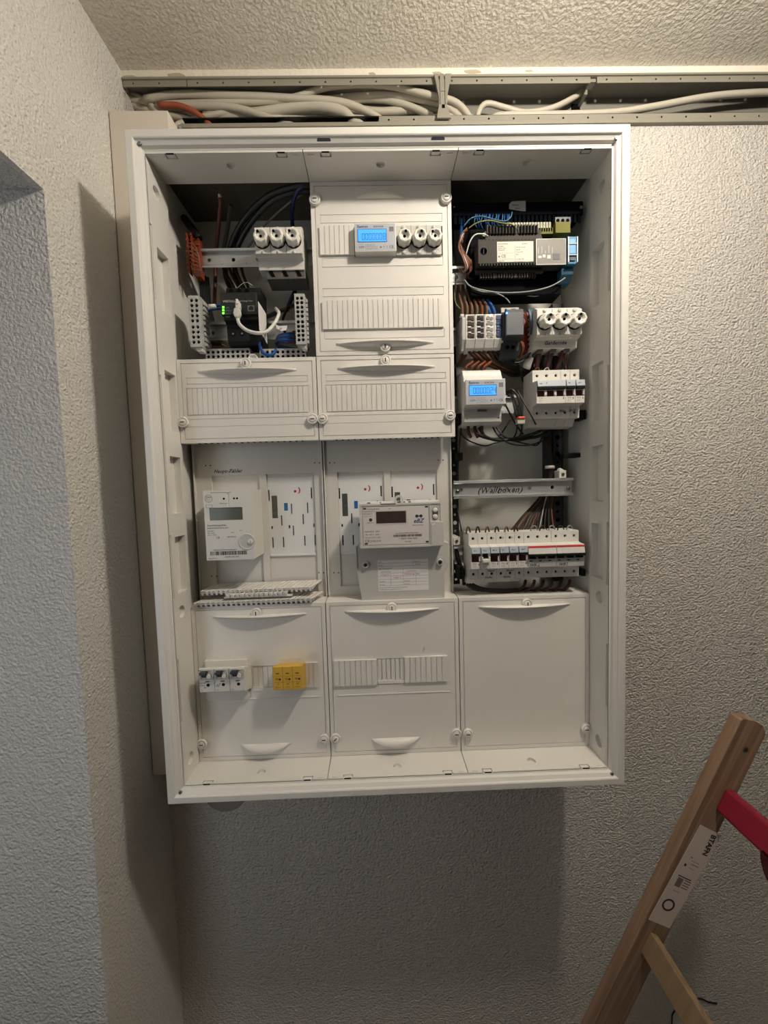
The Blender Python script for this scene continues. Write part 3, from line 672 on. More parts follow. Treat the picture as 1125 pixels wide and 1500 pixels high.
# hood
t = thing('terminal_hood', 'grey terminal hood with stuck-on form below the framed meter', 'hood', (20, 30, -752))
hx0, hx1 = at(530, 870, 10)[0], at(651, 870, 10)[0]; hz0 = -751; ex0, ex1 = at(521, 805, 10)[0], at(657, 800, 10)[0]
zt = at(521, 801, 10)[2]; zk = at(521, 832, 10)[2]; zk2 = at(529, 843, 10)[2]
MB().poly_y([(hx0, hz0), (hx1, hz0), (hx1, zk2+3), (ex1, zk+3), (ex1, zt+3), (ex1-8, zt+5), (x1+3, zt+14), (x0, zt+10), (ex0+1.5, zt+1), (ex0, zt-2), (ex0, zk)], 6, 43).build('hood_body', LGREY, t, bevel=1.2)
MB().box(ex0+.3, ex0+2.2, 3.5, 6.3, zk, zt+2).build('hood_edge', LGREY, t)
for uu, vv in ((535.5, 827), (644, 823)):
    c = at(uu, vv, 6); MB().lathe([(6, 0), (6, -5), (4.8, -6), (4.2, -4), (.01, -4)], (c[0], 6, c[2]), n=20).build('hood_screw', MODW, t)
    MB().cyl((c[0], 6, c[2]), 3.1, -6.2, -3.9).build('screw_head', SCREW, t); MB().box(c[0]-2.2, c[0]+2.2, -.45, -.1, c[2]-.5, c[2]+.5).box(c[0]-.5, c[0]+.5, -.45, -.1, c[2]-2.2, c[2]+2.2).build('screw_cross', HOLE, t)
a = at(553, 821, 5.8); b = at(628, 864, 5.8); lx0, lx1, lz1, lz0 = a[0], b[0], a[2], b[2]+.5
fl = MB().box(lx0, lx1, 5.7, 6, lz0, lz1).build('form_label', WPAPER, t)
mb = MB(); Lw, Lh = lx1-lx0, lz1-lz0
for k, (a0_, a1_) in ((.1, (0, 1)), (.2, (0, 1)), (.3, (0, 1)), (.42, (0, 1)), (.52, (0, 1)), (.62, (0, 1)), (.72, (0, 1)), (.82, (0, 1))):
    mb.box(lx0+1+a0_*(Lw-2), lx0+1+a1_*(Lw-2), 5.6, 5.72, lz1-k*Lh-.15, lz1-k*Lh+.15)
for fx, k0, k1 in ((.7, 0.02, .2), (.5, .3, .82), (.25, .42, .82), (.75, .42, .82)): mb.box(lx0+fx*Lw-.15, lx0+fx*Lw+.15, 5.6, 5.72, lz1-k1*Lh, lz1-k0*Lh)
mb.build('form_rule', INK, fl)
for s_, fx, fz, sz, mm in (('Ort', .02, .09, 3, INK), ('Straße', .02, .18, 3, INK), ('Zähl. Verbrauchsstelle', .02, .28, 2.8, INK), ('Datum', .72, .09, 3, INK), ('4.2.21', .74, .18, 4.2, REDINK), ('Eintrag(z.B.)Zählers', .06, .39, 2.4, INK), ('Eintrag(z.B.)Zählers', .56, .39, 2.4, INK), ('41.62.14', .05, .5, 4.5, REDINK), ('1.Wohnung  links', .51, .49, 4.2, REDINK), ('1 2021 V', .3, .6, 4, REDINK), ('Zählerstand', .02, .7, 2.2, INK), ('Zählerstand', .52, .7, 2.2, INK), ('Zählerstand', .02, .8, 2.2, INK), ('Zählerstand', .52, .8, 2.2, INK), ('Bei Störungen bitte Zählernummer angeben und Netzbetreiber', .02, .9, 2.1, INK), ('Für die Richtigkeit der Angaben haftet der Kunde', .02, .96, 2.1, INK)):
    text(s_, lx0+fx*Lw, 5.7, lz1-fz*Lh, sz, fl, mm, shear=.3 if mm is REDINK else 0)

# ------------------------------------------------------------------ loose blanking strips on the ledge
def comb(lab, A, B, C_, D_, n):
    """A front-left, B front-right, C back-right, D back-left"""
    t = thing('loose_blanking_strip', lab, 'blanking strip', A)
    A, B, C_, D_ = map(Vector, (A, B, C_, D_)); dn = Vector((0, 2.5, -9))
    for i in range(n):
        g = .11
        a = A.lerp(B, (i+g)/n); b = A.lerp(B, (i+1-g)/n); c = D_.lerp(C_, (i+1-g)/n); d = D_.lerp(C_, (i+g)/n)
        m2 = MB(); th = Vector((0, 0, -1.6))
        m2.hexa([a, b, c, d], [a+th, b+th, c+th, d+th]); 
        e = a.lerp(b, .2); f_ = a.lerp(b, .75)
        m2.hexa([e+th*.5, f_+th*.5, f_+th*.5+Vector((0, 2, 0)), e+th*.5+Vector((0, 2, 0))], [e+dn, f_+dn, f_+dn+Vector((0, 2, 0)), e+dn+Vector((0, 2, 0))])
        if i: 
            mm = me_
            o = bpy.data.objects.new('slat', mm); C.objects.link(o); o.parent = t; dd = a-a0; o.location = (dd[0]/1000, dd[1]/1000, dd[2]/1000)
        else:
            o = m2.build('slat', WHITE, t); me_ = o.data; a0 = a.copy()
    k = MB(); th = Vector((0, 1, -3.2)); A2 = A+th; B2 = B+th; C2 = C_+th; D2 = D_+th; t2 = Vector((0, 0, -1.4))
    k.hexa([A2, B2, C2, D2], [A2+t2, B2+t2, C2+t2, D2+t2]); k.build('backing_web', WHITE, t)
    k = MB(); off = Vector((0, 7, -4)); k.hexa([A+off, B+off, B+off+Vector((0, 2, 0)), A+off+Vector((0, 2, 0))], [A+off+Vector((0, 0, -4)), B+off+Vector((0, 0, -4)), B+off+Vector((0, 2, -4)), A+off+Vector((0, 2, -4))]); k.build('rear_rail', WHITE, t)
comb('white slatted blanking strip lying on top of the other loose strip', (-358, 3, -722), (-148, 3, -720.5), (-140, 42, -716.5), (-344, 42, -718), 24)
comb('white slatted blanking strip lying lowest on the left cover ledge', (-367, -6, -741), (-146, -6, -739.5), (-142, 36, -739), (-352, 36, -740), 24)
t = thing('loose_clip_strip', 'row of white plastic clips wedged between the two loose strips', 'clip strip', (-225, 12, -738))
clip_a = None
for i in range(13):
    if clip_a is None: clip_a = MB().box(-308, -301, -3, 5, -734, -728).box(-306.5, -302.5, -5, -2, -731, -727).build('clip', WHITE, t, bevel=.5)
    else:
        o = clip_a.copy(); C.objects.link(o); o.parent = t; o.location = (i*.0088, 0, i*.00005)
MB().box(-312, -186, -1, 10, -736, -734).build('clip_bar', WHITE, t)

# ------------------------------------------------------------------ DIN rails and cabinet rails
def din(lab, x0, x1, zc, yf=50, holes=True, zoff=0):
    t = thing('mounting_rail', lab, 'rail', ((x0+x1)/2, yf+7, zc-17.5))
    fe = [('c', x, zc, 3.6, None) for x in range(int(x0)+16, int(x1)-10, 46)]+[('c', x+24, zc-7, 1.1, None) for x in range(int(x0)+16, int(x1)-34, 46)]
    MB().panel(x0, x1, zc-12.5, zc+12.5, fe, 1.2, lambda a, b, n: (a, yf+7-n, b)).build('rail_web', ZINC, t)
    for s_ in (1, -1):
        za, zb = zc+s_*12.5, zc+s_*17.5
        MB().box(x0, x1, yf, yf+8.2, min(za, za+s_*1.2), max(za, za+s_*1.2)).box(x0, x1, yf, yf+1.2, min(za, zb), max(za, zb)).build('rail_flange', ZINC, t, bevel=.3)
    return t
din('zinc mounting rail behind the three fuse caps at upper left', -345, -128, -97)
din('zinc mounting rail behind the black energy meter', -345, -128, -232)
din('zinc mounting rail stub behind the dark controller', 128, 355, -137)
din('zinc mounting rail behind the row of coloured terminals', 128, 365, -252)
din('zinc mounting rail behind the small display meter at right', 128, 365, -383)
wb = din('empty zinc mounting rail with marker handwriting', 130, 370, -548)
mb = MB()
for xx in (139, 362): mb.lathe([(4, 0), (4, -2), (2.5, -3.4), (.01, -3.4)], (xx, 57, -551), n=14)
mb.build('rail_screw', SCREW, wb)
c = at(700, 722, 56.8); hand('(Wallboxen)', 178, 56.85, -556, 17, wb)
din('zinc mounting rail behind the long breaker row', 128, 365, -676)
din('hidden zinc mounting rail behind the upper centre cover', -120, 120, -105)
t = thing('upright_rail', 'dark perforated steel upright at the right side of the cabinet', 'rail', (352, 90, -740))
MB().panel(341, 363, -745, -180, [('c', 352, z, 5 if k % 2 else 3, None) for k, z in enumerate(range(-735, -190, 17))], 2, lambda a, b, n: (a, 80-n, b)).box(341, 342.5, 80, 128, -745, -180).box(361.5, 363, 80, 128, -745, -180).build('upright_body', STEELD, t)
t = thing('upright_rail', 'dark perforated steel upright half hidden beside the centre covers', 'rail', (139, 90, -740))
MB().panel(131, 146, -745, -30, [('c', 138, z, 4 if k % 2 else 2.6, None) for k, z in enumerate(range(-735, -40, 17))], 2, lambda a, b, n: (a, 82-n, b)).box(131, 132.5, 82, 128, -745, -30).build('upright_body', STEELD, t)
for lab, (uu, vv, y), sx, sz in (('black plastic holder peg at the right upright below the middle breakers', (840, 667, 55), 44, 9), ('black plastic holder left of the glossy back panel', (671, 669, 55), 17, 15), ('black plastic end clamp right of the middle breakers', (852, 608, 30), 12, 18), ('black plastic end clamp left of the display meter', (672, 614, 30), 12, 20), ('black plastic end clamp left of the long breaker row', (674, 838, 30), 12, 26), ('black plastic end clamp right of the long breaker row', (853, 838, 20), 8, 14)):
    c = at(uu, vv, y); t = thing('plastic_holder', lab, 'clamp', (c[0], y, c[2]-sz/2))
    MB().box(c[0]-sx/2, c[0]+sx/2, y-6, y+20, c[2]-sz/2, c[2]+sz/2).build('holder_body', BLACK, t, bevel=1.5)
    MB().box(c[0]-sx/2+2, c[0]-sx/2+5, y-9, y-6, c[2]-sz/2+1, c[2]+sz/2-1).box(c[0]+sx/2-5, c[0]+sx/2-2, y-8, y-6, c[2]-sz/2+1, c[2]+sz/2-1).build('holder_rib', BLACK, t, bevel=.5)
for lab, (uu, vv) in (('white plastic rail foot beside the end of the long breaker row', (668, 792)), ('white rail end bracket at the upper right upright', (822, 695))):
    c = at(uu, vv, 55); t = thing('rail_foot', lab, 'bracket', (c[0], 55, c[2]-8))
    MB().box(c[0]-7, c[0]+7, 48, 70, c[2]-8, c[2]+8).poly_y([(c[0]-7, c[2]+8), (c[0]+5, c[2]+8), (c[0]-4, c[2]+13)], 50, 60).build('foot_body', MODW, t, bevel=1); MB().cyl((c[0], 48, c[2]), 3, -1.5, 0).build('foot_screw', SCREW, t)

# ------------------------------------------------------------------ breakers
M = 17.5
def body_profile(zc, yn=-12, ys=6, yr=50, top=44, bot=-44):
    return [(yr, zc+top), (ys, zc+top), (ys, zc+22.5), (yn, zc+20), (yn, zc-20), (ys, zc-23), (ys, zc+bot), (22, zc+bot), (30, zc+bot-12), (yr, zc+bot-14)]
def dev_body(par, x0, n, zc, m=MODW, yn=-12, ys=6, hole_r=2.7, win=(-8, 4), low=True, screws=True, mod=M):
    x1 = x0+n*mod-.3; x0 = x0+.3
    P = body_profile(zc, yn, ys)
    if not low: P = P[:7]+[(50, zc-44)]
    mb = MB().prism(P, x0, x1, skip=(1, 3, 5))
    mp = lambda yy: (lambda a, b, k: (a, yy-k, b))
    mb.panel(x0, x1, zc+22.5, zc+44, [('c', x0-.3+(i+.5)*mod, zc+34, hole_r, -6) for i in range(n)], 1, mp(ys), edge=False)
    mb.panel(x0, x1, zc-44, zc-23, [('c', x0-.3+(i+.5)*mod, zc-34, hole_r, -6) for i in range(n)], 1, mp(ys), edge=False)
    fe = [('r', x0+1+i*mod, x0-.6+(i+1)*mod-.8, zc+win[0], zc+win[1], -7) for i in range(n)] if win else []
    mb.panel(x0, x1, zc-20, zc+20, fe, 1, mp(yn), edge=False)
    mb.build('breaker_body', m, par)
    if screws:
        k = MB()
        for i in range(n):
            for s_ in (34, -34): k.cyl((x0-.3+(i+.5)*mod, ys, zc+s_), hole_r-.1, 4.8, 5.4, n=12)
        k.build('terminal_screw', HOLE, par)
def mcb(par_label, x0, n, zc, txt, off=False, small=True, group=None, holder_text=''):
    t = thing('circuit_breaker', par_label, 'breaker', (x0+n*M/2, 50, zc-58), group)
    dev_body(t, x0, n, zc)
    k = MB(); 
    for i in range(n): k.box(x0+i*M+1.4, x0+(i+1)*M-1.6, -6.2, -5.4, zc-7.8, zc+3.8)
    k.build('toggle_window', REDBR, t)
    # clear label holder hinged over the toggle
    MB().hexa([(x0+.8, -13.8, zc+20.5), (x0+n*M-.8, -13.8, zc+20.5), (x0+n*M-.8, -16.8, zc+9), (x0+.8, -16.8, zc+9)], [(x0+.8, -12, zc+20.5), (x0+n*M-.8, -12, zc+20.5), (x0+n*M-.8, -12, zc+9), (x0+.8, -12, zc+9)]).build('label_holder', BLUEGREY, t, bevel=.5)
    if not off:
        MB().box(x0+1.2, x0+n*M-1.2, -17, -10, zc+4, zc+9).build('toggle', BLACK if True else MODW, t, bevel=.8)
    else:
        MB().box(x0+2, x0+n*M-2, -22, -10, zc-7, zc-1).box(x0+.8, x0+3.5, -19, -11, zc-3, zc+3).box(x0+n*M-3.5, x0+n*M-.8, -19, -11, zc-3, zc+3).build('toggle', MODW, t, bevel=.8, label='pale toggle flipped down')
        MB().box(x0+4, x0+n*M-4, -13, -11, zc+2, zc+8).build('toggle_gap', BLACK, t)
    k = MB()
    for i in range(n): k.box(x0+(i+1)*M-3.2, x0+(i+1)*M+1.2 if i < n-1 else x0+(i+1)*M-.6, -13.2, -11.8, zc-6, zc+2.6)
    k.build('toggle_bridge', MODW, t, bevel=.4)
    text(txt, x0+4, -12, zc-12.2, 4.2, t, GREYINK)
    k = dashes(MB(), x0+4, zc-15, 7, 2, 1.7, -12, .5, seed=int(x0)); k.box(x0+n*M-4.2, x0+n*M-2.2, -12.08, -12, zc-13.5, zc-9.5); k.build('rating_print', GREYINK, t)
    if holder_text: hand(holder_text, x0+3, -15.6, zc+12.2, 5.0, t)
    return t
zc = -674; xb = 147
names = ['leftmost of the six narrow breakers in the bottom row', 'narrow breaker with its pale toggle flipped down in the bottom row', 'third narrow breaker from the left in the bottom row', 'fourth narrow breaker from the left in the bottom row', 'fifth narrow breaker from the left in the bottom row', 'narrow breaker next to the red striped units']
for i in range(6):
    b = mcb(names[i], xb+i*M, 1, zc, 'B16', off=(i == 1), holder_text=('Hz', 'Sauna', 'Bad', 'Ku', 'Keller', 'WC')[i][:3])
    if i in (2, 3, 4): text('123'[i-2], xb+i*M+11.6, 6, zc+32.5, 5, b, INK, 'handwriting', shear=.2)
    if i in (2, 4): hand(('Herd', 'Backofen')[i == 4][:5], xb+i*M+1, 5.9, zc-30, 5.5, b); hand('Kuche', xb+i*M-5, 5.85, zc-42, 5, b)
for i in range(2):
    x0 = xb+6*M+i*3*M
    t = thing('residual_current_breaker', ('three-pole red striped breaker next to the narrow breakers', 'rightmost red striped three-pole breaker')[i], 'breaker', (x0+1.5*M, 50, zc-46))
    dev_body(t, x0, 3, zc, low=False, win=(-6, 1))
    MB().hexa([(x0+.4, -14, zc+21), (x0+3*M-.4, -14, zc+21), (x0+3*M-.4, -17, zc+5), (x0+.4, -17, zc+5)], [(x0+.4, -12, zc+21), (x0+3*M-.4, -12, zc+21), (x0+3*M-.4, -12, zc+5), (x0+.4, -12, zc+5)]).build('label_panel', MODW, t, bevel=.3)
    MB().hexa([(x0+.6, -14.6, zc+19.5), (x0+3*M-.6, -14.6, zc+19.5), (x0+3*M-.6, -15.2, zc+16.2), (x0+.6, -15.2, zc+16.2)], [(x0+.6, -14, zc+19.5), (x0+3*M-.6, -14, zc+19.5), (x0+3*M-.6, -14, zc+16.2), (x0+.6, -14, zc+16.2)]).build('red_stripe', REDS, t)
    MB().box(x0+.5, x0+3*M-.2, -20, -11, zc+.5, zc+5).build('toggle', BLACK, t, bevel=.8)
    k = MB()
    for j in range(3): k.box(x0+j*M+2, x0+j*M+14, -16, -12, zc-4, zc+1)
    k.build('toggle_link', BLACK, t, bevel=.5)
    k = MB().box(x0+.3, x0+3*M-.3, -13.5, -12, zc-20, zc-4); k.build('lower_panel', MODG, t, bevel=.4)
    k = MB()
    for j in range(3): k.box(x0+j*M+3, x0+j*M+8, -13.7, -13.4, zc-9, zc-7)
    k.build('pole_mark', INK, t)
    hand(('WR-L', 'WR2')[i], x0+(2 if i == 0 else 4), -13.6, zc-18.5, 8, t)
    text('B 16   400V~', x0+8, -15.7, zc+8.5, 4.2, t, GREYINK)
# middle row
zc = -376; xb = 270
t = mcb('wide three-pole breaker at the left of the middle row', xb, 3, zc, 'C16', holder_text='W    T'); 
t2 = mcb('narrow breaker in the middle of the upper breaker row', xb+3*M, 1, zc, 'B10', holder_text='Pu'); 
hand('Wan', xb+3*M-4, 5.8, zc-33, 6.5, t2)
t3 = mcb('narrow breaker at the right end of the upper breaker row', xb+4*M, 1, zc, 'B10', holder_text='All'); hand('2x10', xb+4*M-3, 5.8, zc-32, 6.5, t3)

# ------------------------------------------------------------------ small display meters
def seg7(par, s_, x, z, w_, h_, y):
    mb = MB(); T_ = {'0': 'abcdef', '8': 'abcdefg', '2': 'abged', '4': 'fgbc'}; g = .9
    for i, ch in enumerate(s_):
        X = x+i*(w_+1.5)
        B = {'a': (X+g*.6, X+w_-g*.6, z+h_-g, z+h_), 'g': (X+g*.6, X+w_-g*.6, z+h_/2-g/2, z+h_/2+g/2), 'd': (X+g*.6, X+w_-g*.6, z, z+g),
             'f': (X, X+g, z+h_/2+.3, z+h_-.3), 'e': (X, X+g, z+.3, z+h_/2-.3), 'b': (X+w_-g, X+w_, z+h_/2+.3, z+h_-.3), 'c': (X+w_-g, X+w_, z+.3, z+h_/2-.3)}
        for k in T_[ch]: q_ = B[k]; mb.box(q_[0], q_[1], y-.08, y, q_[2], q_[3])
    mb.build('display_digits', LCDK, par)
def face(par, x0, zc, y, digits, W_=71, H_=47):
    z0, z1 = zc-H_/2, zc+H_/2
    MB().box(x0, x0+W_, y, y+32, z0, z1).build('meter_nose', MODW, par, bevel=.8)
    fp = MB().box(x0+1.6, x0+W_-1.4, y-.25, y, z0+1.6, z1-1.6).build('faceplate', mat('silver_faceplate', 'B9BCC4', .35, .15), par)
    MB().box(x0+5, x0+W_-16.2, y-.5, y-.2, z0+15.5, z1-10.5).build('display_bezel', mat('bezel_blue', '24508C', .3), par)
    ld = MB().box(x0+6, x0+W_-17.2, y-.75, y-.45, z0+16.5, z1-11.5).build('lcd_display', LCDB, par)
    seg7(ld, digits, x0+12.5, z0+19, 4.6, 11, y-.75)
    text('Eastron', x0+5, y-.25, z1-8.2, 6, fp, BLUEINK, bold=.02); text('SDM72DR', x0+33, y-.25, z1-8, 4, fp, INK)
    text('CE', x0+W_-12.5, y-.25, z0+5, 6.5, fp, INK); text('kWh', x0+7, y-.25, z0+6, 5, fp, INK); 
    k = dashes(MB(), x0+18, z0+11.5, 22, 5, 2, y-.25, .7, seed=4); disc(k, x0+45, z0+7, 1.8, y-.25); k.box(x0+49, x0+52, y-.35, y-.25, z0+8.6, z0+9.2).box(x0+50.2, x0+50.8, y-.35, y-.25, z0+5, z0+9).box(x0+54, x0+57, y-.35, y-.25, z0+5, z0+5.5).box(x0+54, x0+57, y-.35, y-.25, z0+7, z0+7.5).box(x0+54, x0+57, y-.35, y-.25, z0+8.6, z0+9.1)
    k.box(x0+7, x0+15, y-.35, y-.25, z0+5, z0+5.4).box(x0+7, x0+15, y-.35, y-.25, z0+12, z0+12.4); k.build('faceplate_print', GREYINK, fp)
    MB().box(x0+W_-12, x0+W_-4, y-.3, y-.2, z1-15, z1-7).build('grey_print_block', GREYINK, par)
t = thing('display_energy_meter', 'meter with blue display reading 0000008 in the top centre cover', 'meter', (-12, 50, -130))
MB().box(-46, 22, 16, 50, -148, -62).build('meter_body', MODW, t, bevel=1)
face(t, -48, -105, -15, '0000008', 72, 48)
t = thing('display_energy_meter', 'meter with blue display reading 0000024 in the right bay', 'meter', (177, 50, -430))
MB().prism([(50, -328), (12, -328), (6, -333), (3, -340), (0, -344), (-1, -350), (-4, -352), (-4, -396), (6, -400), (6, -424), (20, -428), (50, -428)], 141, 212).build('meter_body', MODW, t, bevel=.8)
MB().box(142, 211, 3.5, 8, -424, -402).build('terminal_cover', MODG, t, bevel=.8); MB().box(167, 184, 3, 4, -405, -401).build('cover_latch', DKGREY, t); MB().cyl((147, 3.5, -417), 1, -.2, .2).cyl((206, 3.5, -417), 1.3, -.2, .2).build('seal_hole', HOLE, t)
hand('WP', 160, 8.5, -338, 7, t); hand('16249', 180, 8.5, -338, 7, t); MB().poly_y([(147, -335), (152, -334), (152, -337)], 8, 8.6).poly_y([(206, -334), (201, -335), (206, -338)], 8, 8.6).build('arrow_mark', INK, t)
face(t, 142.5, -373, -13, '0000024', 71, 45)

# ------------------------------------------------------------------ screw-cap fuse bases
def cap(par, x, y, z, tilt=(0, 0), L=14, hole=(-4, 6)):
    mb = MB().lathe([(12.4, 0), (12.4, -L*.45), (11.6, -L*.5), (11.6, -L*.92), (10.6, -L), (7.5, -L), (6.6, -L+3), (5.5, -L+4), (.01, -L+4)], (x, y, z), n=48, lobes=8, la=.05)
    dx, dz = tilt
    mb.v = [(a+dx*(y-b)/L, b, c_+dz*(y-b)/L) for a, b, c_ in mb.v]
    o = mb.build('screw_cap', mat('ceramic_white', 'DDDAD0', .25), par)
    MB().cyl((x+dx*.8, y-L+4, z+dz*.8), 2.6, -.4, 0).cyl((x+dx*.9+hole[0], y-L+1.2, z+dz*.9+hole[1]), 2.3, -1.4, 0).build('test_hole', HOLE, o)
    MB().lathe([(14, 0), (13.6, -1.5), (12.2, -1.5)], (x, y, z), n=32).build('seat_ring', BLACK, par)
def fusebase(lab, x0, zc, tilt, marks=True, hole=(-4, 6)):
    t = thing('fuse_base', lab, 'fuse base', (x0+40.5, 50, zc-45))
    MB().prism([(50, zc+30), (12, zc+32), (4, zc+30), (-4, zc+25), (-9, zc+22), (-9, zc-22), (-3, zc-24), (-3, zc-25), (7, zc-26), (9, zc-40), (50, zc-40)], x0, x0+81).build('base_body', MODW, t, bevel=1)
    for i in range(3): MB().lathe([(13.6, 0), (13.6, -6), (12.6, -7)], (x0+13.5+27*i, -1, zc+22), 'y', 24).build('front_arch', MODW, t) if False else None
    k = MB()
    for i in range(1, 3): k.box(x0+27*i-.4, x0+27*i+.4, -9.3, -8.8, zc-22, zc+22)
    k.build('seam', DKGREY, t)
    for i in range(3):
        cap(t, x0+13+27*i, -9, zc-.5, tilt, 14, hole)
    k = MB()
    for i in range(3):
        for dz in (19.5, -20.5): k.lathe([(3.2, 0), (3, -1), (.01, -1.6)], (x0+13+27*i, -9, zc+dz), n=14)
    k.build('rivet_cap', LGREY, t)
    return t
t = fusebase('white three-fuse screw cap base at upper left', -222, -104, (0, 2))
MB().prism([(12, -140), (12, -158), (50, -160), (50, -140)], -210, -140).build('rear_terminal', DKGREY, t, bevel=.8)
k = MB()
for i in range(3): k.poly_y([(-206+i*24, -144), (-199+i*24, -144), (-194+i*24, -154), (-201+i*24, -154)], 11, 12.2)
k.build('terminal_mouth', HOLE, t)
t = fusebase('white three-fuse screw cap base with marker writing in the right bay', 273, -252, (5, 1), hole=(1, 6.5))
hand('Garderobe', 292, 6.5, -286, 9, t)
k = MB()
for i in range(3): k.box(283+i*25, 293+i*25, 12, 40, -298, -291)
k.build('lower_clamp', DKGREY, t, bevel=.8)
t = thing('fuse_base', 'three-fuse screw cap base beside the display meter in the centre cover', 'fuse base', (64, 50, -150))
MB().box(24.5, 105, -4, 50, -129, -79).build('base_body', MODG if False else mat('base_grey', 'BDBBB4', .4), t, bevel=.6)
for i, (x, h_) in enumerate(((38, (2, 6.5)), (65, (2.5, 6)), (91.5, (-5, 5)))): cap(t, x, -4, -105, (1, 1), 15, h_)
k = MB()
for i in range(3):
    for dz in (21, -21.5): k.lathe([(4, 0), (3.6, -1.4), (.01, -2)], (38+26.8*i, -4, -104+dz), n=16)
k.build('rivet_cap', LGREY, t)
k = MB().box(51, 51.6, -4.3, -3.9, -129, -79).box(78, 78.6, -4.3, -3.9, -129, -79); k.build('seam', DKGREY, t)
text('Anzeige  25A', 32, -4, -122, 2.4, t, GREYINK); text('Anzeige  25A', 60, -4, -122, 2.4, t, GREYINK); text('Anzeige  25A', 87, -4, -122, 2.4, t, GREYINK)

# main switch and yellow surge block in the lower left cover
t = thing('main_switch', 'grey three-pole main switch with dark toggles in the lower left cover', 'switch', (-310, 50, -930))
MB().box(-352, -274, -6, 50, -928, -852).build('switch_body', MODW, t)
MB().prism([(0, -866), (-36, -851), (-37, -853), (-37, -895), (-34, -896), (0, -909)], -349, -268).build('switch_nose', MODW, t, bevel=.8)
for i in range(3):
    x = -349+i*27
    MB().panel(x+1.5, x+25.5, -872, -854, [('r', x+4, x+23, -870, -856, -4)], 1.5, lambda a, b, n: (a, -38.3-n, b)).build('toggle_surround', LGREY, t)
    MB().hexa([(x+5, -43, -858), (x+15, -43, -858), (x+14, -38, -868), (x+6, -38, -868)], [(x+5, -34, -858), (x+15, -34, -858), (x+15, -34, -868), (x+5, -34, -868)]).box(x+4.5, x+15.5, -46, -36, -860, -855.5).build('toggle', mat('navy_toggle', '23282F', .4), t, bevel=.6)
    MB().cyl((x+18.5, -38, -865), 3.6, -3, 0).build('toggle_boss', MODW, t)
    k = MB().box(x+11, x+18, -37.3, -36.9, -876.5, -875); k.lathe([(3, -.2), (3, 0), (1.6, 0), (1.6, -.2)], (x+15.5, -37, -882), n=16); k.build('printed_mark', INK, t)
    text('L%d' % (i+1), x+3, -37, -892.5, 3.4, t, GREYINK)
text('HAGER', -348, -37, -876, 2.8, t, INK) if False else None
text('SLS 50A', -348, -37, -879, 3.2, t, INK); text('E 50 A', -348, -37, -883.5, 3.2, t, INK); text('E35', -341, -37, -887.5, 3, t, INK); hand('///', -321, -37.05, -885.5, 9, t); text('oIo', -349, -38.2, -855.5, 3.2, t, INK, bold=.03)
for x in (-322.2, -295.2): MB().box(x, x+.5, -37.2, -36.8, -895, -853).build('seam', DKGREY, t)
t = thing('surge_arrester', 'yellow three-part surge arrester block in the lower left cover', 'surge arrester', (-192, 50, -930))
MB().prism([(0, -864), (-36, -852.5), (-37, -854), (-37, -896), (0, -912)], -218, -166).build('arrester_nose', YELLOW, t, bevel=.6)
MB().box(-216, -168, 0, 50, -925, -855).build('arrester_body', MODW, t)
k = MB()
for x in (-200.8, -183.4): k.box(x, x+.6, -37.1, -36.9, -896, -853)
k.box(-217, -167, -37.1, -36.9, -871.2, -870.8).box(-217, -167, -37.1, -36.9, -881.7, -881.3); k.build('seam', mat('dark_ochre', '8A5E12', .6), t)
for i in range(3):
    x = -217+i*17.3
    k = MB().box(x+4.5, x+10.5, -37.3, -36.9, -866.5, -865); k.cyl((x+11, -37, -876.5), 1.9, -.4, 0, n=12); k.build('indicator', INK, t)
    MB().box(x+3, x+9, -37.15, -36.9, -878, -874).build('indicator_window', mat('ochre', 'B07E1C', .5), t)
    text('CE', x+5, -37, -886.5, 4, t, INK); text('SVP 3/4', x+3, -37, -892, 2.6, t, mat('brown_ink', '7A5512', .6))

# ------------------------------------------------------------------ upper left bay
def termblock(lab, x0, x1, z0, z1, yf, rows, split, side=1, m=MODG):
    t = thing('terminal_block', lab, 'terminal block', ((x0+x1)/2, yf+30, z0))
    fe = []; ks = MB()
    zs = [z1-5-(z1-z0-10)*(i+.5)/rows-(0 if i < split else 2)+1 for i in range(rows)]
    for z in zs:
        for x in (x0+(x1-x0)*.29, x0+(x1-x0)*.71): fe.append(('c', x, z, 3.0, -5)); ks.cyl((x, yf, z), 2.9, 4, 4.6, n=12)
    MB().panel(x0, x1, z0, z1, fe, 34, lambda a, b, n: (a, yf-n, b)).build('block_body', m, t, bevel=0)
    ks.build('wire_port', HOLE, t)
    # ribbed flank
    ex = x1 if side > 0 else x0
    k = MB()
    for z in zs: k.box(ex, ex+side*3.5, yf+10, yf+30, z-3, z+3)
    k.build('flank_rib', m, t, bevel=.6)
    MB().cyl(((x0+x1)/2, yf+8, z1), 2.5, 0, 2.5, 'z', 10).poly_y([(x0+6, z0), (x1-1, z0), (x1-2, z0-6), (x0+9, z0-6)], yf+5, yf+20).build('end_clip', MODW, t, bevel=.5)
    return t
termblock('grey twin-row terminal block at the left wall beside the black meter', -347, -327, -279, -190, 0, 9, 5, 1)
termblock('grey twin-row terminal block at the right of the black meter', -159, -141, -279, -191, -2, 10, 5, 1)
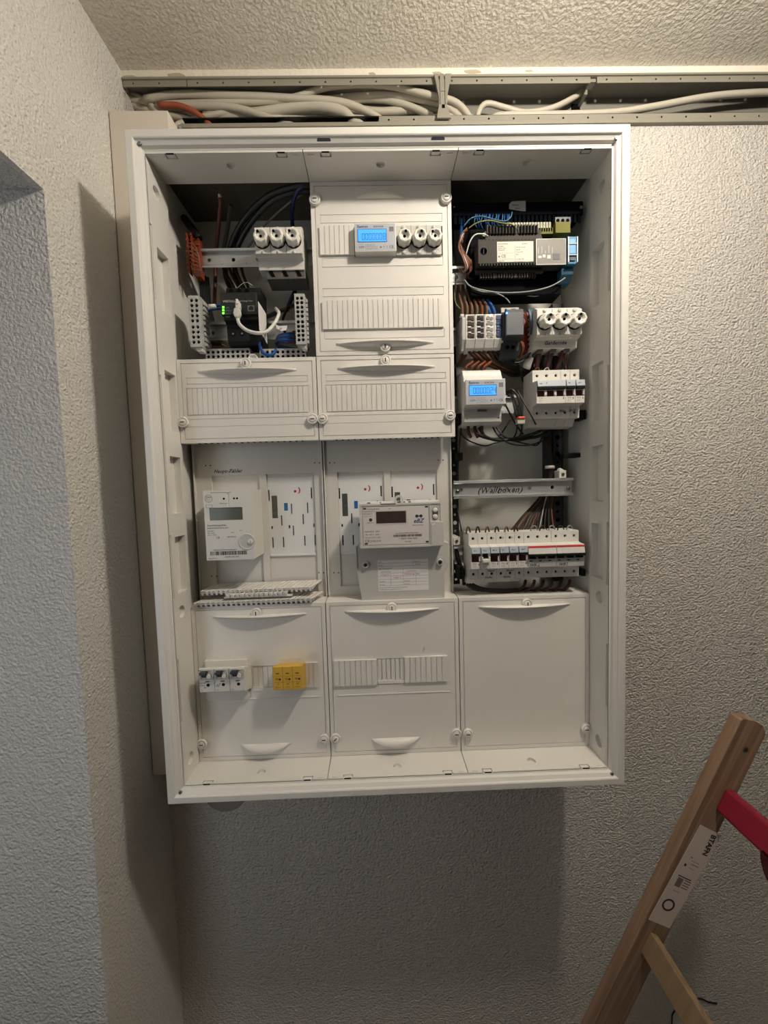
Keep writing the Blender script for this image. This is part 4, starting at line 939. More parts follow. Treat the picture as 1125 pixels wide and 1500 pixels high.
# lower terminal rows just above the low cover
for lab, uu0, uu1, n in (('left half of the grey terminal row behind the low left cover', 301, 366, 9), ('right half of the grey terminal row behind the low left cover', 380, 448, 9)):
    a = at(uu0, 512, 20); b = at(uu1, 512, 20); t = thing('terminal_row', lab, 'terminal block', ((a[0]+b[0])/2, 40, -305))
    p_ = (b[0]-a[0])/n
    MB().panel(a[0], b[0], -312, a[2]+1, [('c', a[0]+p_*(i+.5), zz, 3, -4) for i in range(n) for zz in (a[2]-5, a[2]-13)], 25, lambda q_, w_, k_: (q_, 20-k_, w_)).build('row_body', MODG, t)
    k = MB(); [k.cyl((a[0]+p_*(i+.5), 20, zz), 2.8, 3.2, 3.8, n=10) for i in range(n) for zz in (a[2]-5, a[2]-13)]; k.build('wire_port', HOLE, t)
# orange terminals with twisted pairs
t = thing('orange_terminal_strip', 'orange vertical terminal strip with thin twisted wires at the left wall', 'terminal strip', (-352, 40, -135))
for (u0, u1, v0, v1, y) in ((272, 276, 340, 398, 28), (278, 283, 340, 400, 34), (283, 294, 347, 405, 42)):
    a = at(u0, v0, y); b = at(u1, v1, y); k = MB().box(a[0], b[0], y, y+18, b[2], a[2])
    for i in range(7): k.box(a[0]-.5, b[0]+.5, y-1.5, y, b[2]+4+i*(a[2]-b[2])/7, b[2]+8+i*(a[2]-b[2])/7)
    k.build('terminal_module', ORANGE, t, bevel=.6)
for i in range(7):
    s_ = i*6; wire('thin_wire', 'thin pale pinkish wire looping over the orange terminal strip, '+ORD[i]+' from the top', [(274+i, 356+s_*.9, 26), (283, 358+s_, 20), (290+i*.6, 370+s_*.7, 22), (293, 392+s_*.3, 28), (288-i, 400, 36)], .8, PINKC, group='thin wires on the orange strip', n=6)
o = wire('black_connector', 'black connector sleeve above the orange terminal strip', [(270, 320, 60), (276, 328, 50), (284, 338, 44), (292, 350, 44)], 7, BLACK, 'connector', n=10)
wire('copper_wire', 'bare tipped dark red wire standing up at upper left', [(322, 290, 30), (323, 297, 34), (320, 330, 60), (316, 380, 90), (315, 420, 100), (314, 450, 90)], 3.6, mat('dark_red_sheath', '6A3A32', .5))
a = at(322, 288, 29); o = MB().cyl((a[0], a[1], a[2]), 3, -2, 4, 'z', 8).build('wire_tip', mat('bright_copper_tip', 'E8C7A8', .4), org=a); tag(o, 'bright bare tip of the dark red wire', 'wire')
for i, (lab, pts) in enumerate((('outer thick black cable arching into the left bay', [(456, 272, 6), (430, 274, 8), (390, 289, 20), (355, 325, 40), (336, 366, 70), (330, 400, 92), (338, 425, 96), (345, 450, 90)]), ('inner thick black cable arching into the left bay', [(456, 279, 14), (425, 283, 16), (395, 297, 26), (365, 330, 46), (346, 368, 72), (345, 400, 94), (358, 425, 96), (364, 445, 90)]))):
    wire('thick_cable', lab, pts, 5, BLKC, 'cable')
wire('thick_cable', 'grey cable between the two black arcs at upper left', [(454, 281, 24), (420, 284, 26), (380, 307, 40), (352, 345, 60), (338, 372, 90)], 3, GRYC, 'cable')
wire('grey_wire', 'thin grey wire slanting up behind the fuse caps', [(444, 284, 30), (420, 300, 60), (388, 330, 90), (362, 365, 116)], 1.8, GRYC)
wire('grey_sleeve', 'dull grey hose rising beside the dark red wire', [(338, 300, 60), (334, 330, 90), (328, 365, 112), (326, 380, 112)], 4, mat('hose_grey', '5C5C5A', .6), 'cable')
wire('blue_cable', 'dark blue cable going down behind the fuse caps at upper left', [(447, 270, 4), (434, 283, 14), (428, 308, 40), (429, 335, 76), (436, 395, 74), (434, 420, 74), (426, 440, 80), (420, 455, 90)], 4, DBLUEC)
for i in range(4): wire('brown_cable', 'dark brown cable behind the left rail above the black meter, '+ORD[i]+' from the left', [(326+i*9, 390, 80), (333+i*8, 405, 82), (342+i*7, 420, 80), (350+i*6, 440, 60)], 3, BRNC, group='brown cables behind the left rail')
for i in range(5): wire('dark_wire', 'black wire running down behind the orange terminal strip, '+ORD[i]+' from the left', [(288+i*4, 398+i*2, 70), (294+i*3, 420, 80), (296+i*3, 450, 88), (306+i*3, 490, 80), (315+i*3, 515, 60)], 2.6, BLKC if i % 2 else STEELD, group='black wires behind the orange strip')
# black energy meter
t = thing('black_energy_meter', 'black smart energy meter with green lights and a plugged grey patch cable', 'meter', (-253, 50, -290))
def bx(u0, u1, v0, v1, y): a = at(u0, v0, y); b = at(u1, v1, y); return a[0], b[0], b[2], a[2]
X0, X1, Z0, Z1 = -287, -222, -286, -176
MB().prism([(50, -172), (12, -172), (10, -186), (-8, -190), (-10, -194), (-10, -218), (-6, -222), (-6, -236), (6, -240), (8, -268), (12, -274), (50, -274)], X0+3, X1).build('meter_body', BLACK, t, bevel=1.2)
MB().prism([(-12, -192), (-13, -194), (-13, -219), (-10, -228), (-4, -230), (-4, -192)], X0+1, X1-1).build('meter_nose', mat('black_face', '1C1D20', .35), t, bevel=.8)
k = MB()
for i in range(3): k.cyl((X0+14+i*14, 8, -180), 4.2, -.6, 0, n=16); k.cyl((X0+14+i*16, 7, -255), 3.4, -.8, 0, n=14)
k.build('terminal_mouth', HOLE, t)
k = MB()
for i in range(3): k.cyl((X0+14+i*16, 6.3, -255), 2, -.4, 0, n=10)
k.build('terminal_screw', SCREW, t)
yl = -13
for i in range(3):
    c = at(327.2, 450+i*4.4, yl); MB().box(c[0]-1.5, c[0]+1.5, yl-.5, yl, c[2]-1.4, c[2]+1.4).build('green_light', LEDG, t)
text('LAN', at(331, 451, yl)[0], yl, at(331, 451.5, yl)[2], 2.8, t, GREYINK); text('STATUS', at(331, 455, yl)[0], yl, at(331, 456, yl)[2], 2.8, t, GREYINK); text('READY', at(331, 460, yl)[0], yl, at(331, 460.5, yl)[2], 2.8, t, GREYINK); text('RESET', at(331, 464, yl)[0], yl, at(331, 465, yl)[2], 2.8, t, GREYINK)
c = at(326.5, 443, yl); text('WESTALL', c[0], yl, c[2], 5, t, mat('silver_ink', 'A9A9A9', .5), bold=.02); c = at(347, 442, yl); text('Smart Energy Meter', c[0], yl, c[2], 3.4, t, mat('silver_ink', 'A9A9A9', .5))
c = at(368, 452, yl); MB().panel(c[0]-6, c[0]+6, c[2]-5, c[2]+5, [('r', c[0]-4, c[0]+4, c[2]-3.5, c[2]+2.5, -6), ('r', c[0]-2, c[0]+2, c[2]+2, c[2]+4, -6)], 1, lambda a, b, n: (a, yl-1-n, b)).build('network_socket', SCREW, t)
MB().box(c[0]-4, c[0]+4, yl+3, yl+4, c[2]-4, c[2]+4).build('socket_inside', HOLE, t)
MB().hexa([(X1+.2, -8, -206), (X1+.2, 40, -206), (X1+.2, 40, -262), (X1+.2, -8, -255)], [(X1+.8, -8, -206), (X1+.8, 40, -206), (X1+.8, 40, -262), (X1+.8, -8, -255)]).build('side_label', WPAPER, t)
t = thing('patch_cable', 'pale grey patch cable looping from the black meter to the right', 'cable', at(350, 455, -20))
a = at(350, 452, -16); MB().box(a[0]-3.5, a[0]+3.5, -24, -13, a[2]-2, a[2]+9).box(a[0]-2, a[0]+2, -26, -14, a[2]+4, a[2]+12).build('plug', WHTC, t, bevel=.8)
a = at(349, 461, -18); MB().poly_y([(a[0]-4, a[2]+8), (a[0]+5, a[2]+8), (a[0]+6, a[2]-1), (a[0]+2.5, a[2]-8), (a[0]-3.5, a[2]-8), (a[0]-6, a[2]-1)], -27, -17).build('plug_boot', WHTC, t, bevel=1.5)
MB().tube([at(*p) for p in ((348, 466, -22), (351, 475, -24), (362, 484, -24), (378, 488, -22), (392, 485, -16), (402, 474, -8), (408, 462, 2), (408, 457, 14), (404, 452, 40))], 3, 10).build('cable_run', WHTC, t)
a = at(404, 478, -12); MB().poly_y([at(404, 475, -12)[::2], at(409, 478, -12)[::2], at(421, 477, -12)[::2], at(419, 484, -12)[::2], at(412, 485, -12)[::2], at(405, 481, -12)[::2]], -12.5, -12).build('cable_tag', WPAPER, t); text('27', at(409, 482, -13)[0], -12.6, at(409, 483, -13)[2], 5, t, INK)
wire('bare_clip_wire', 'silver wire bow above the black meter', [(335, 426, 20), (345, 424, 18), (355, 416, 16), (363, 414, 16), (371, 419, 18)], .8, mat('bright_silver', 'D8D8D8', .25, .9), 'wire')
for i in range(3): wire('brown_cable', 'brown cable with copper end entering the black meter from below, '+ORD[i]+' from the left', [(340+i*14, 503, 20), (334+i*13, 509, 26), (322+i*11, 512, 40), (306+i*8, 508, 60)], 3.2, TANC, group='brown cables under the black meter')
wire('green_yellow_wire', 'faded green and yellow wire left of the black meter foot', [(300, 497, 70), (318, 499, 60), (335, 505, 50), (350, 512, 45)], 2.6, YGC)
wire('blue_wire', 'blue wire with pink ferrule hooking up below the black meter', [(381, 502, 10), (381, 508, 8), (387, 518, 8), (398, 520, 10), (405, 512, 14)], 2.8, BLUEC)
for i in range(5): wire('blue_wire', 'blue wire coiling left into the right terminal block, '+ORD[i]+' from the top', [(432, 488+i*3.4, 16), (420, 489+i*3, 14), (409, 492+i*2, 20), (405, 502, 30), (411, 511-i, 36), (425, 514-i, 34), (440, 512, 30)], 2.6, BLUEC if i % 2 else DBLUEC, group='blue wires beside the right terminal block')
for i in range(3):
    c = at(431, 487+i*7, 14); o = MB().cyl(c, 3, -3, 3, 'x', 10).build('ferrule', DREDC, org=c); tag(o, 'dark red ferrule at the right terminal block, '+ORD[i]+' from the top', 'ferrule', 'dark red ferrules')
wire('grey_cable', 'thick grey cable coming down behind the patch cable', [(445, 440, 70), (425, 450, 74), (405, 458, 80), (385, 467, 84), (370, 475, 86)], 4, mat('cable_mid_grey', '5E5E5C', .5), 'cable')
wire('brown_cable', 'brown cable behind the right end of the second rail', [(440, 448, 50), (425, 448, 60), (418, 458, 70), (414, 472, 80), (418, 490, 80)], 2.4, BRNC)
for i in range(2): wire('blue_wire', 'blue wire running to the black meter from the left block, '+ORD[i]+' from the top', [(300, 452+i*4, 60), (312, 449+i*4, 56), (325, 447+i*5, 50)], 2.4, BLUEC, group='blue wires left of the black meter')
a = at(306, 449, 20); o = MB().cyl(a, 4, 0, 12, 'x', 12).build('white_cap', MODW, org=a); tag(o, 'small white cap beside the left terminal block', 'cap')
a = at(371, 526, 4); o = MB().lathe([(8.5, 3), (8.5, -3), (6.5, -3), (6, 0), (.01, 0)], (a[0], a[1], a[2]), n=24).build('plastic_ring', WHITE, org=(a[0], a[1], a[2])); tag(o, 'white round plastic knob peeking over the low left cover', 'knob')
MB_ = None

# ------------------------------------------------------------------ right bay: dark controller
KGREY = mat('controller_grey', '45423E', .75, spec=.15)
t = thing('building_controller', 'dark grey wide controller with cream label and comb terminals', 'controller', (245, 50, -165))
yk = -12
x0, x1, z0, z1 = bx(701, 806, 352, 387, yk); X1k = bx(701, 829, 352, 388, yk)[1]
z1 = at(730, 350, yk)[2]; z0 = at(730, 386, yk)[2]
MB().box(x0-1, X1k, yk, 50, z0, z1).build('controller_nose', KGREY, t, bevel=1)
MB().box(x0-8, X1k+4, 14, 50, z0-42, z1+34).build('controller_base', SHADEB, t, bevel=1)
# top comb
zt = at(730, 338, 4)[2]
MB().prism([(4, zt), (4, zt-8), (-4, z1-1), (20, z1-1), (20, zt)], x0+16, x0+118).build('upper_shoulder', KGREY, t)
k = MB()
for i in range(16):
    if i == 9: continue
    k.box(x0+22+i*5.6, x0+25+i*5.6, .5, 4.5, zt-8, zt+6)
k.build('comb_slot', HOLE, t)
k = MB()
for i in range(17): k.box(x0+19+i*5.6, x0+22+i*5.6, 2, 14, zt-6, zt+9)
k.build('comb_tooth', KGREY, t, bevel=.3)
k = MB()
for i in range(19): k.hexa([(x0+4+i*6.4, yk-.2, z1-2.5), (x0+7+i*6.4, yk-.2, z1-.3), (x0+8+i*6.4, yk-.2, z1-.3), (x0+5+i*6.4, yk-.2, z1-2.5)], [(x0+4+i*6.4, yk, z1-2.5), (x0+7+i*6.4, yk, z1-.3), (x0+8+i*6.4, yk, z1-.3), (x0+5+i*6.4, yk, z1-2.5)])
k.build('vent_notch', HOLE, t)
# lower comb
zb = at(760, 398, 2)[2]
k = MB().box(x0-2, x0+121, 1, 8, zb-1.5, zb+3)
for i in range(22):
    if i in (5, 13): k.box(x0+6+i*4.7, x0+12+i*4.7, 2, 8, zb-10, zb)
    else: k.box(x0+6+i*4.7, x0+8.6+i*4.7, 2, 8, zb-10, zb)
k.build('lower_comb', KGREY, t, bevel=.2)
k = MB()
for i in range(24): k.box(x0+2+i*5, x0+4.4+i*5, yk+.2, yk+3, z0-3, z0+.2)
k.build('lower_vent_tooth', BLACK, t)
a = at(728, 354, yk-.5); b = at(781.5, 383, yk-.5); lx0, lx1, lz1, lz0 = a[0], b[0], a[2], b[2]
rl = MB().box(lx0, lx1, yk-.5, yk, lz0, lz1).build('rating_label', PAPER, t, bevel=.3)
Lw = lx1-lx0; ys_ = yk-.5
for s_, dx, dz, sz in (('BUS-CONTROL', 2, 5, 2.6), ('24-5632', Lw*.68, 5, 3), ('AC 230V~', 2, 9, 2.4), ('Inp: 6x / 16A', 2, 12, 2.4), ('Output 16x', 2, 15, 2.4), ('CE', 7, 27, 7), ('Made in EU', 2, 33.5, 2.2), ('24V DC 320 mA', Lw*.52, 11, 2.4), ('Bus 30V', Lw*.52, 15, 2.4), ('T amb. 45°C', Lw*.52, 19, 2.4), ('IP20', Lw*.52, 23, 2.4), ('Nr. 0042 7781', Lw*.52, 31, 2.4)): text(s_, lx0+dx, ys_, lz1-dz, sz, rl, INK)
k = MB().box(lx0+1, lx0+Lw*.46, ys_-.1, ys_, lz1-20, lz1-19.7).box(lx0+1, lx0+Lw*.46, ys_-.1, ys_, lz1-30, lz1-29.7).box(lx0+Lw*.49, lx0+Lw*.495, ys_-.1, ys_, lz0+2, lz1-6).box(lx0+2, lx0+5, ys_-.1, ys_, lz1-27, lz1-24); k.build('label_rule', GREYINK, rl)
c = at(708.5, 368, yk); k = MB().lathe([(6.2, 0), (6.2, -.4), (5.4, -.4), (5.4, 0)], (c[0], yk, c[2]), n=24).box(c[0]-.7, c[0]+.7, yk-.5, yk, c[2]-5, c[2]+4); k.build('round_mark', BLACK, t)
a = at(785, 350, yk-2); b = at(829, 387.5, yk-2)
MB().box(a[0], b[0], yk-2, yk, b[2], a[2]).build('clear_window', mat('smoked_window', '8D8B86', .12, var=.1, vscale=60), t, bevel=.5)
k = MB().box(a[0], b[0], yk-2.6, yk-1.6, b[2], b[2]+1.2).box(a[0], b[0], yk-2.4, yk-1.8, a[2]-.8, a[2]).box(a[0], a[0]+.9, yk-2.4, yk-1.8, b[2], a[2]).box(b[0]-.9, b[0], yk-2.4, yk-1.8, b[2], a[2]); k.build('window_edge', mat('bright_edge', 'C9C7C0', .2), t)
k = MB(); c = at(815, 376, yk-2); k.box(c[0]-6, c[0]+6, yk-2.4, yk-2, c[2]-5, c[2]+5); k.build('network_port', CHAR, t); k = MB()
for i, h_ in enumerate((9, 12, 5, 13, 10)): k.box(a[0]+4+i*6.2, a[0]+4.7+i*6.2, yk-2.1, yk-2, c[2]+6, c[2]+6+h_)
k.box(a[0]+4, a[0]+10, yk-2.2, yk-2, c[2]-2, c[2]+2).box(a[0]+12, a[0]+17, yk-2.2, yk-2, c[2]-1, c[2]+4).box(a[0]+20, a[0]+26, yk-2.2, yk-2, c[2]-3, c[2]+3); k.build('window_print', mat('pale_print', 'C9C9C4', .5), t)
# blue module
a = at(831, 349, yk); b = at(845.5, 385, yk)
t = thing('blue_coupler', 'slim blue module with white side rails right of the dark controller', 'module', ((a[0]+b[0])/2, 50, b[2]))
MB().box(a[0], b[0], yk, 45, b[2]-2, a[2]+3).build('module_body', KBLUE, t, bevel=.8)
MB().box(a[0], a[0]+1.8, yk-3, yk, b[2], a[2]+1).box(b[0]-1.8, b[0], yk-3, yk, b[2], a[2]+1).box(a[0], b[0], yk-2.5, yk, a[2]-11, a[2]-9.6).box(a[0], b[0], yk-2.5, yk, a[2]-30, a[2]-28.6).build('module_frame', mat('pale_frame', 'C5D2DA', .4), t)
MB().box(a[0]+3, b[0]-3, yk-1.5, yk, a[2]-27, a[2]-12).box(a[0]+3, b[0]-3, yk-1.5, yk, a[2]-9, a[2]-2).build('module_window', SKYB, t, bevel=.5)
MB().box(a[0]+4, b[0]-4, yk-2, yk, b[2]+3, b[2]+9).build('module_jack', CHAR, t, bevel=.5)
MB().prism([(10, b[2]-3), (-4, b[2]-5), (-2, b[2]-14), (10, b[2]-24), (30, b[2]-24), (30, b[2]-3)], a[0]-6, b[0]-2).build('module_foot', mat('teal_foot', '234F66', .5), t, bevel=1)
# yellow-green terminals, wiring duct
a = at(812, 328, 10); t = thing('olive_terminal_plug', 'olive yellow terminal plug at upper right of the dark controller', 'terminal', a)
a = at(788, 331, 5); b = at(832, 342, 5); k = MB().prism([(5, b[2]), (5, a[2]-3), (14, a[2]), (30, a[2]), (30, b[2])], a[0], at(811, 331, 5)[0]).box(at(813, 331, 0)[0], b[0]+1, -2, 26, b[2]-3, a[2]+2); k.build('plug_body', OLIVE, t, bevel=.6)
k = MB()
for i in range(6): k.box(a[0]+2+i*4.3, a[0]+4.2+i*4.3, 4.2, 5.2, b[2]+4, a[2]-4)
k.build('plug_slot', HOLE, t)
a = at(812, 321, 15); b = at(835, 330, 15); k = MB().box(a[0], b[0], 12, 30, b[2], a[2]+2).build('upper_terminal', CHAR, t, bevel=.5); k = MB(); [k.cyl((a[0]+5+i*9, 12, (a[2]+b[2])/2+1), 3, -.5, 0, n=14) for i in range(3)]; k.build('upper_port', HOLE, t)
t = thing('comb_plug_row', 'row of grey screw plugs along the top of the dark controller', 'terminal row', at(760, 330, 10))
a = at(742, 326, 8); b = at(808, 337, 8); pch = (b[0]-a[0])/16; src = None
for i in range(16):
    if src is None:
        src = MB().box(a[0], a[0]+pch*.8, 8, 24, b[2], a[2]).cyl((a[0]+pch*.4, 8, a[2]-4), 1.5, -.5, 0, n=8).build('screw_plug', mat('plug_grey', '8B8B70', .5), t, bevel=.3)
    else:
        o = src.copy(); C.objects.link(o); o.parent = t; o.location = (i*pch/1000, 0, 0)
t = thing('wiring_duct', 'dark slotted wiring duct across the top of the right bay', 'wiring duct', (250, 60, 12-40))
a = at(668, 296, 20); b = at(848, 316, 20); dz1 = a[2]-1; dz0 = b[2]+3
MB().box(131, 372, 20, 60, dz0, dz1).build('duct_lid', mat('very_dark_blue_plastic', '070B14', .8, spec=.1), t, bevel=1.5)
k = MB(); src = None
for i in range(30):
    if src is None: src = MB().box(134, 138.5, 21, 23, dz0-14, dz0).build('duct_finger', mat('duct_finger_dark', '060B12', .85, spec=.05), t)
    else: o = src.copy(); C.objects.link(o); o.parent = t; o.location = (i*.0079, 0, 0)
MB().cyl((134, 20, (dz0+dz1)/2+4), 1.2, -.6, 0).cyl((368, 20, (dz0+dz1)/2), 3, -.6, 0).build('duct_rivet', mat('brass_rivet', 'C9B98C', .3, .9), t)
a = at(747, 296, 19); MB().poly_y([at(746, 299, 19)[::2], at(750, 295, 19)[::2], at(770, 294, 19)[::2], at(770, 309, 19)[::2], at(765, 309, 19)[::2], at(746, 306, 19)[::2]], 19, 19.6).build('paper_note', mat('shaded_paper', 'B9B9BC', .7), t); text('Reserve', at(750, 301, 19)[0], 19, at(750, 301.5, 19)[2], 4, t, INK); text('KNX', at(755, 306, 19)[0], 19, at(755, 306.5, 19)[2], 4, t, INK)
for i in range(16): wire('blue_wire', 'thin blue wire dropping from the dark duct to the controller', [(698+i*3.2, 311, 26), (697+i*3.2+random.uniform(-2, 2), 318, 16), (697+i*3.2+random.uniform(-3, 3), 327, 18), (700+i*3+random.uniform(-2, 2), 336, 26)], 1.1, BLUEC if i % 3 else LBLUEC, group='blue wires below the dark duct', n=6)
wire('pale_blue_wire', 'pale blue wire looping across above the controller', [(679, 332, 10), (690, 320, 6), (706, 317, 4), (725, 322, 4), (740, 324, 6), (748, 318, 10), (750, 311, 18)], 1.2, LBLUEC)
wire('green_yellow_wire', 'pale green-yellow wire arching over the controller comb', [(686, 335, 4), (698, 327, 0), (716, 323, -2), (735, 327, -2), (750, 329, 0), (760, 338, 6)], 1.3, YGC)
wire('green_yellow_wire', 'pale wire running into the green plug at upper left of the controller', [(682, 375, 0), (688, 355, -4), (696, 344, -4), (708, 343, -2), (715, 346, 2)], 1.2, WHTC)
wire('blue_cable', 'thick blue cable at the left edge of the right bay', [(676, 312, 30), (677, 325, 26), (675, 340, 30), (672, 355, 40)], 3, BLUEC)
a = at(712, 343, 4); o = MB().prism([(4, a[2]+3), (4, a[2]-4), (20, a[2]-4), (20, a[2]+3)], a[0]-6, a[0]+9).build('green_plug', mat('green_plug_plastic', '4A6A55', .5), org=a, bevel=.5); tag(o, 'small green plug at upper left of the dark controller', 'plug')
rn = random.Random(11); cols = [PINKC, TANC, ORGC, WHTC, PINKC, TANC, PINKC, ORGC, BRNC, PINKC, TANC, ORGC]
for i in range(12):
    j = rn.uniform(-2, 2); wire('bundle_wire', 'thin pinkish brown wire of the bundle left of the dark controller', [(684-i*.6+j, 334+i*1.3, 2+i), (676-j, 344+i, -6+i), (672+j+i*.3, 362, -2+i), (678+i*.8, 378, -8+i*.8), (682+i*.9, 392-i*.5, -6+i), (678+i*.7, 402-i*.8, 2+i), (672+i*.8, 394, 14)], 1.1, cols[i], group='pinkish brown wires left of the controller', n=6)
for i in range(4): wire('bundle_wire', 'orange-brown wire going down below the controller bundle', [(684+i*2, 380, 6), (688+i, 395, 4), (686-i, 405, 10), (694+i*2, 412, 20), (700+i*2, 422, 34)], 1.3, ORGC if i % 2 else BRNC, group='orange-brown wires below the bundle', n=6)
wire('grey_wire', 'thin grey wire sagging below the controller from left to blue module', [(680, 410, 8), (690, 420, 6), (712, 426, 4), (740, 429, 2), (775, 427, 0), (805, 420, 0), (825, 409, 2), (831, 402, 6)], 1.2, GRYC)
wire('grey_wire', 'thin grey wire descending to the top of the dark power supply', [(690, 421, 10), (705, 427, 10), (725, 429, 10), (740, 436, 8), (747, 444, 4)], 1.1, GRYC)
wire('grey_wire', 'thin pale wire curling above the orange terminals', [(748, 434, 20), (760, 431, 18), (785, 434, 18), (796, 426, 20), (800, 420, 20)], 1.0, GRYC)
wire('thin_green_wire', 'thin greenish wire hanging at the left edge of the right bay', [(668, 400, 30), (666, 430, 30), (668, 445, 26), (676, 454, 20)], 1.1, YGC)
# ------------------------------------------------------------------ coloured distribution terminals
X0, p_ = 147.5, 17.4; zt, zb = -231, -274
for i, (cn, m_) in enumerate((('brown', mat('port_brown', '3A2320', .5)), ('black', mat('port_black', '0F0F10', .5)), ('grey', mat('port_grey', '777A76', .5)), ('blue', mat('port_blue', '16366E', .5)))):
    x = X0+i*p_
    t = thing('distribution_terminal', 'white distribution terminal with %s push ports' % cn, 'terminal', (x+8, 50, -300))
    MB().prism([(50, zt+2), (8, zt+2), (3, zt), (3, zb-1), (10, zb-14), (22, zb-20), (50, zb-20)], x, x+p_-.6).build('terminal_body', MODW, t, bevel=.7)
    MB().box(x+3.4, x+p_-1.6, 2.2, 3.2, zb+1, zt-2).build('port_field', m_ if cn != 'grey' else WHITE, t, bevel=.4)
    k = MB()
    for j in range(4):
        for q_, dq in ((0, 0), (1, -1.4)): k.lathe([(3.1, -.8), (3.1, 0), (2.5, 0), (2.3, .6), (.01, .6)], (x+6+q_*6, 2.0, zt-7-j*9.4-(1.5 if j > 1 else 0)+dq), n=14)
    k.build('push_port', {'brown': BRNC, 'black': BLACK, 'grey': mat('port_grey', '777A76', .5), 'blue': DBLUEC}[cn], t)
    k = MB()
    for j in range(1, 4): k.hexa([(x+3.6, 1.4, zt-2.4-j*9.4-(1.5 if j > 1 else 0)), (x+9.6, 1.4, zt-2.4-j*9.4-(1.5 if j > 1 else 0)), (x+9.6, 1.4, zt-3.2-j*9.4-(1.5 if j > 1 else 0)), (x+3.6, 1.4, zt-3.2-j*9.4-(1.5 if j > 1 else 0))], [(x+3.6, 2.2, zt-2.4-j*9.4), (x+9.6, 2.2, zt-2.4-j*9.4), (x+9.6, 2.2, zt-3.2-j*9.4), (x+3.6, 2.2, zt-3.2-j*9.4)]).box(x+9.4, x+15.4, 1.4, 2.2, zt-4.8-j*9.4-(1.5 if j > 1 else 0), zt-4-j*9.4-(1.5 if j > 1 else 0))
    k.build('port_divider', MODW if cn != 'blue' else LBLUEC, t)
    MB().box(x+4, x+12, 8, 8.6, zb-9, zb-8).build('print_line', GREYINK, t)
t = thing('end_plate', 'pale end clamp left of the distribution terminals', 'clamp', (143, 50, -295))
MB().prism([(50, zt), (8, zt-2), (2, zt-6), (4, zb), (14, zb-18), (50, zb-18)], 141, 147).box(139, 146, 6, 14, zt-2, zt+3).build('clamp_body', LGREY, t, bevel=.8)
for i, (m_, g) in enumerate(((TANC, 0), (TANC, 0), (TANC, 0), (TANC, 0), (ORGC, 0), (TANC, 0), (BLUEC, 1), (BLUEC, 1))):
    u0 = 677+i*7.2
    if g: wire('blue_cable', ('left', 'right')[i-6]+' blue cable curving into the top of the blue port terminal', [(u0-2, 461, 20), (u0-5, 452, 20), (u0-12, 441, 26), (u0-20, 432, 40), (u0-24, 420, 60)], 3, m_)
    else: wire('brown_cable', 'brown cable coming down into the distribution terminals, '+ORD[i]+' from the left', [(u0, 462, 20), (u0, 450, 20), (u0-3-i*.5, 438, 28), (u0-6, 425, 46), (u0-6, 410, 70)], 2.9, m_, group='brown cables above the distribution terminals')
for i in range(8):
    m_ = (DREDC, TANC, BRNC, TANC, BLKC, BRNC, BLKC, BLKC)[i]
    wire('dark_cable', 'dark cable bending right below the distribution terminals, '+ORD[i]+' from the left', [(679+i*7, 496, 26), (682+i*7, 508, 20), (692+i*7, 520, 20), (706+i*6, 530, 28), (728+i*5, 540, 44), (752+i*4, 546, 60), (775+i*2, 552, 80)], 3, m_, group='dark cables below the distribution terminals')
for i in range(2): wire('brown_cable', ('outer', 'inner')[i]+' brown cable looping at the left edge below the terminals', [(682-i*4, 498, 30), (686-i*6, 510, 26), (680-i*4, 524, 30), (672, 534, 40), (664, 538, 60)], 3, TANC)
for i in range(4): wire('copper_end', 'orange-brown cable end entering the top of the small display meter, '+ORD[i]+' from the left', [(682+i*9, 541, 16), (683+i*9, 537, 14), (690+i*9, 532, 20), (698+i*9, 524, 40)], 2.6, ORGC, group='cables into the top of the display meter')
# ------------------------------------------------------------------ power supply + orange terminals
t = thing('power_supply', 'charcoal rail power supply with a blue light', 'power supply', (232, 50, -318))
a = at(741, 453, -12); b = at(767.5, 491, -12)
MB().box(a[0], b[0], -12, 40, b[2], a[2]).build('supply_face', CHAR, t, bevel=1); MB().box(a[0]+2, b[0]-1, -12.3, -12, b[2]+1.5, a[2]-5).build('face_panel', mat('face_grey', '54585E', .45), t)
c = at(735, 446, 6); MB().prism([(50, a[2]+10), (6, a[2]+10), (6, a[2]-1), (-4, a[2]-1), (-4, b[2]), (6, b[2]-3), (8, b[2]-20), (16, b[2]-32), (50, b[2]-34)], a[0]-3, b[0]-2).build('supply_body', mat('supply_dark', '2E3338', .5), t, bevel=.8)
MB().box(a[0]-2.8, b[0]-2.2, 5, 12, a[2]+2, a[2]+10.5).build('upper_terminals', MODG, t, bevel=.5); k = MB().box(a[0]+4, a[0]+8, 4.6, 5.1, a[2]+4, a[2]+8).box(a[0]+15, a[0]+24, 4.6, 5.1, a[2]+4, a[2]+8).cyl((a[0]+9, 7, b[2]-14), 3.4, -.8, .5, n=12).cyl((a[0]+19, 7, b[2]-14), 3.4, -.8, .5, n=12); k.build('terminal_port', HOLE, t)
c = at(742.5, 458.5, -13); MB().box(c[0]-1.6, c[0]+1.6, -13, -12.2, c[2]-1.6, c[2]+1.6).build('blue_light', LEDB, t)
MB().box(a[0]+10, a[0]+20, -12.5, -12.2, b[2]+17, b[2]+22).build('emblem', DKGREY, t); k = dashes(MB(), a[0]+5, b[2]+12, 20, 3, 2.6, -12.3, .4, 3); k.build('supply_print', DKGREY, t)
t = thing('orange_terminal_strip', 'orange terminal strip right of the charcoal power supply', 'terminal strip', (280, 50, -310))
a = at(771, 456, 30); b = at(782, 514, 30); k = MB().box(a[0]-4, a[0]+6, 34, 50, b[2], a[2]).build('strip_rear', mat('dark_orange', '7A2A18', .5), t)
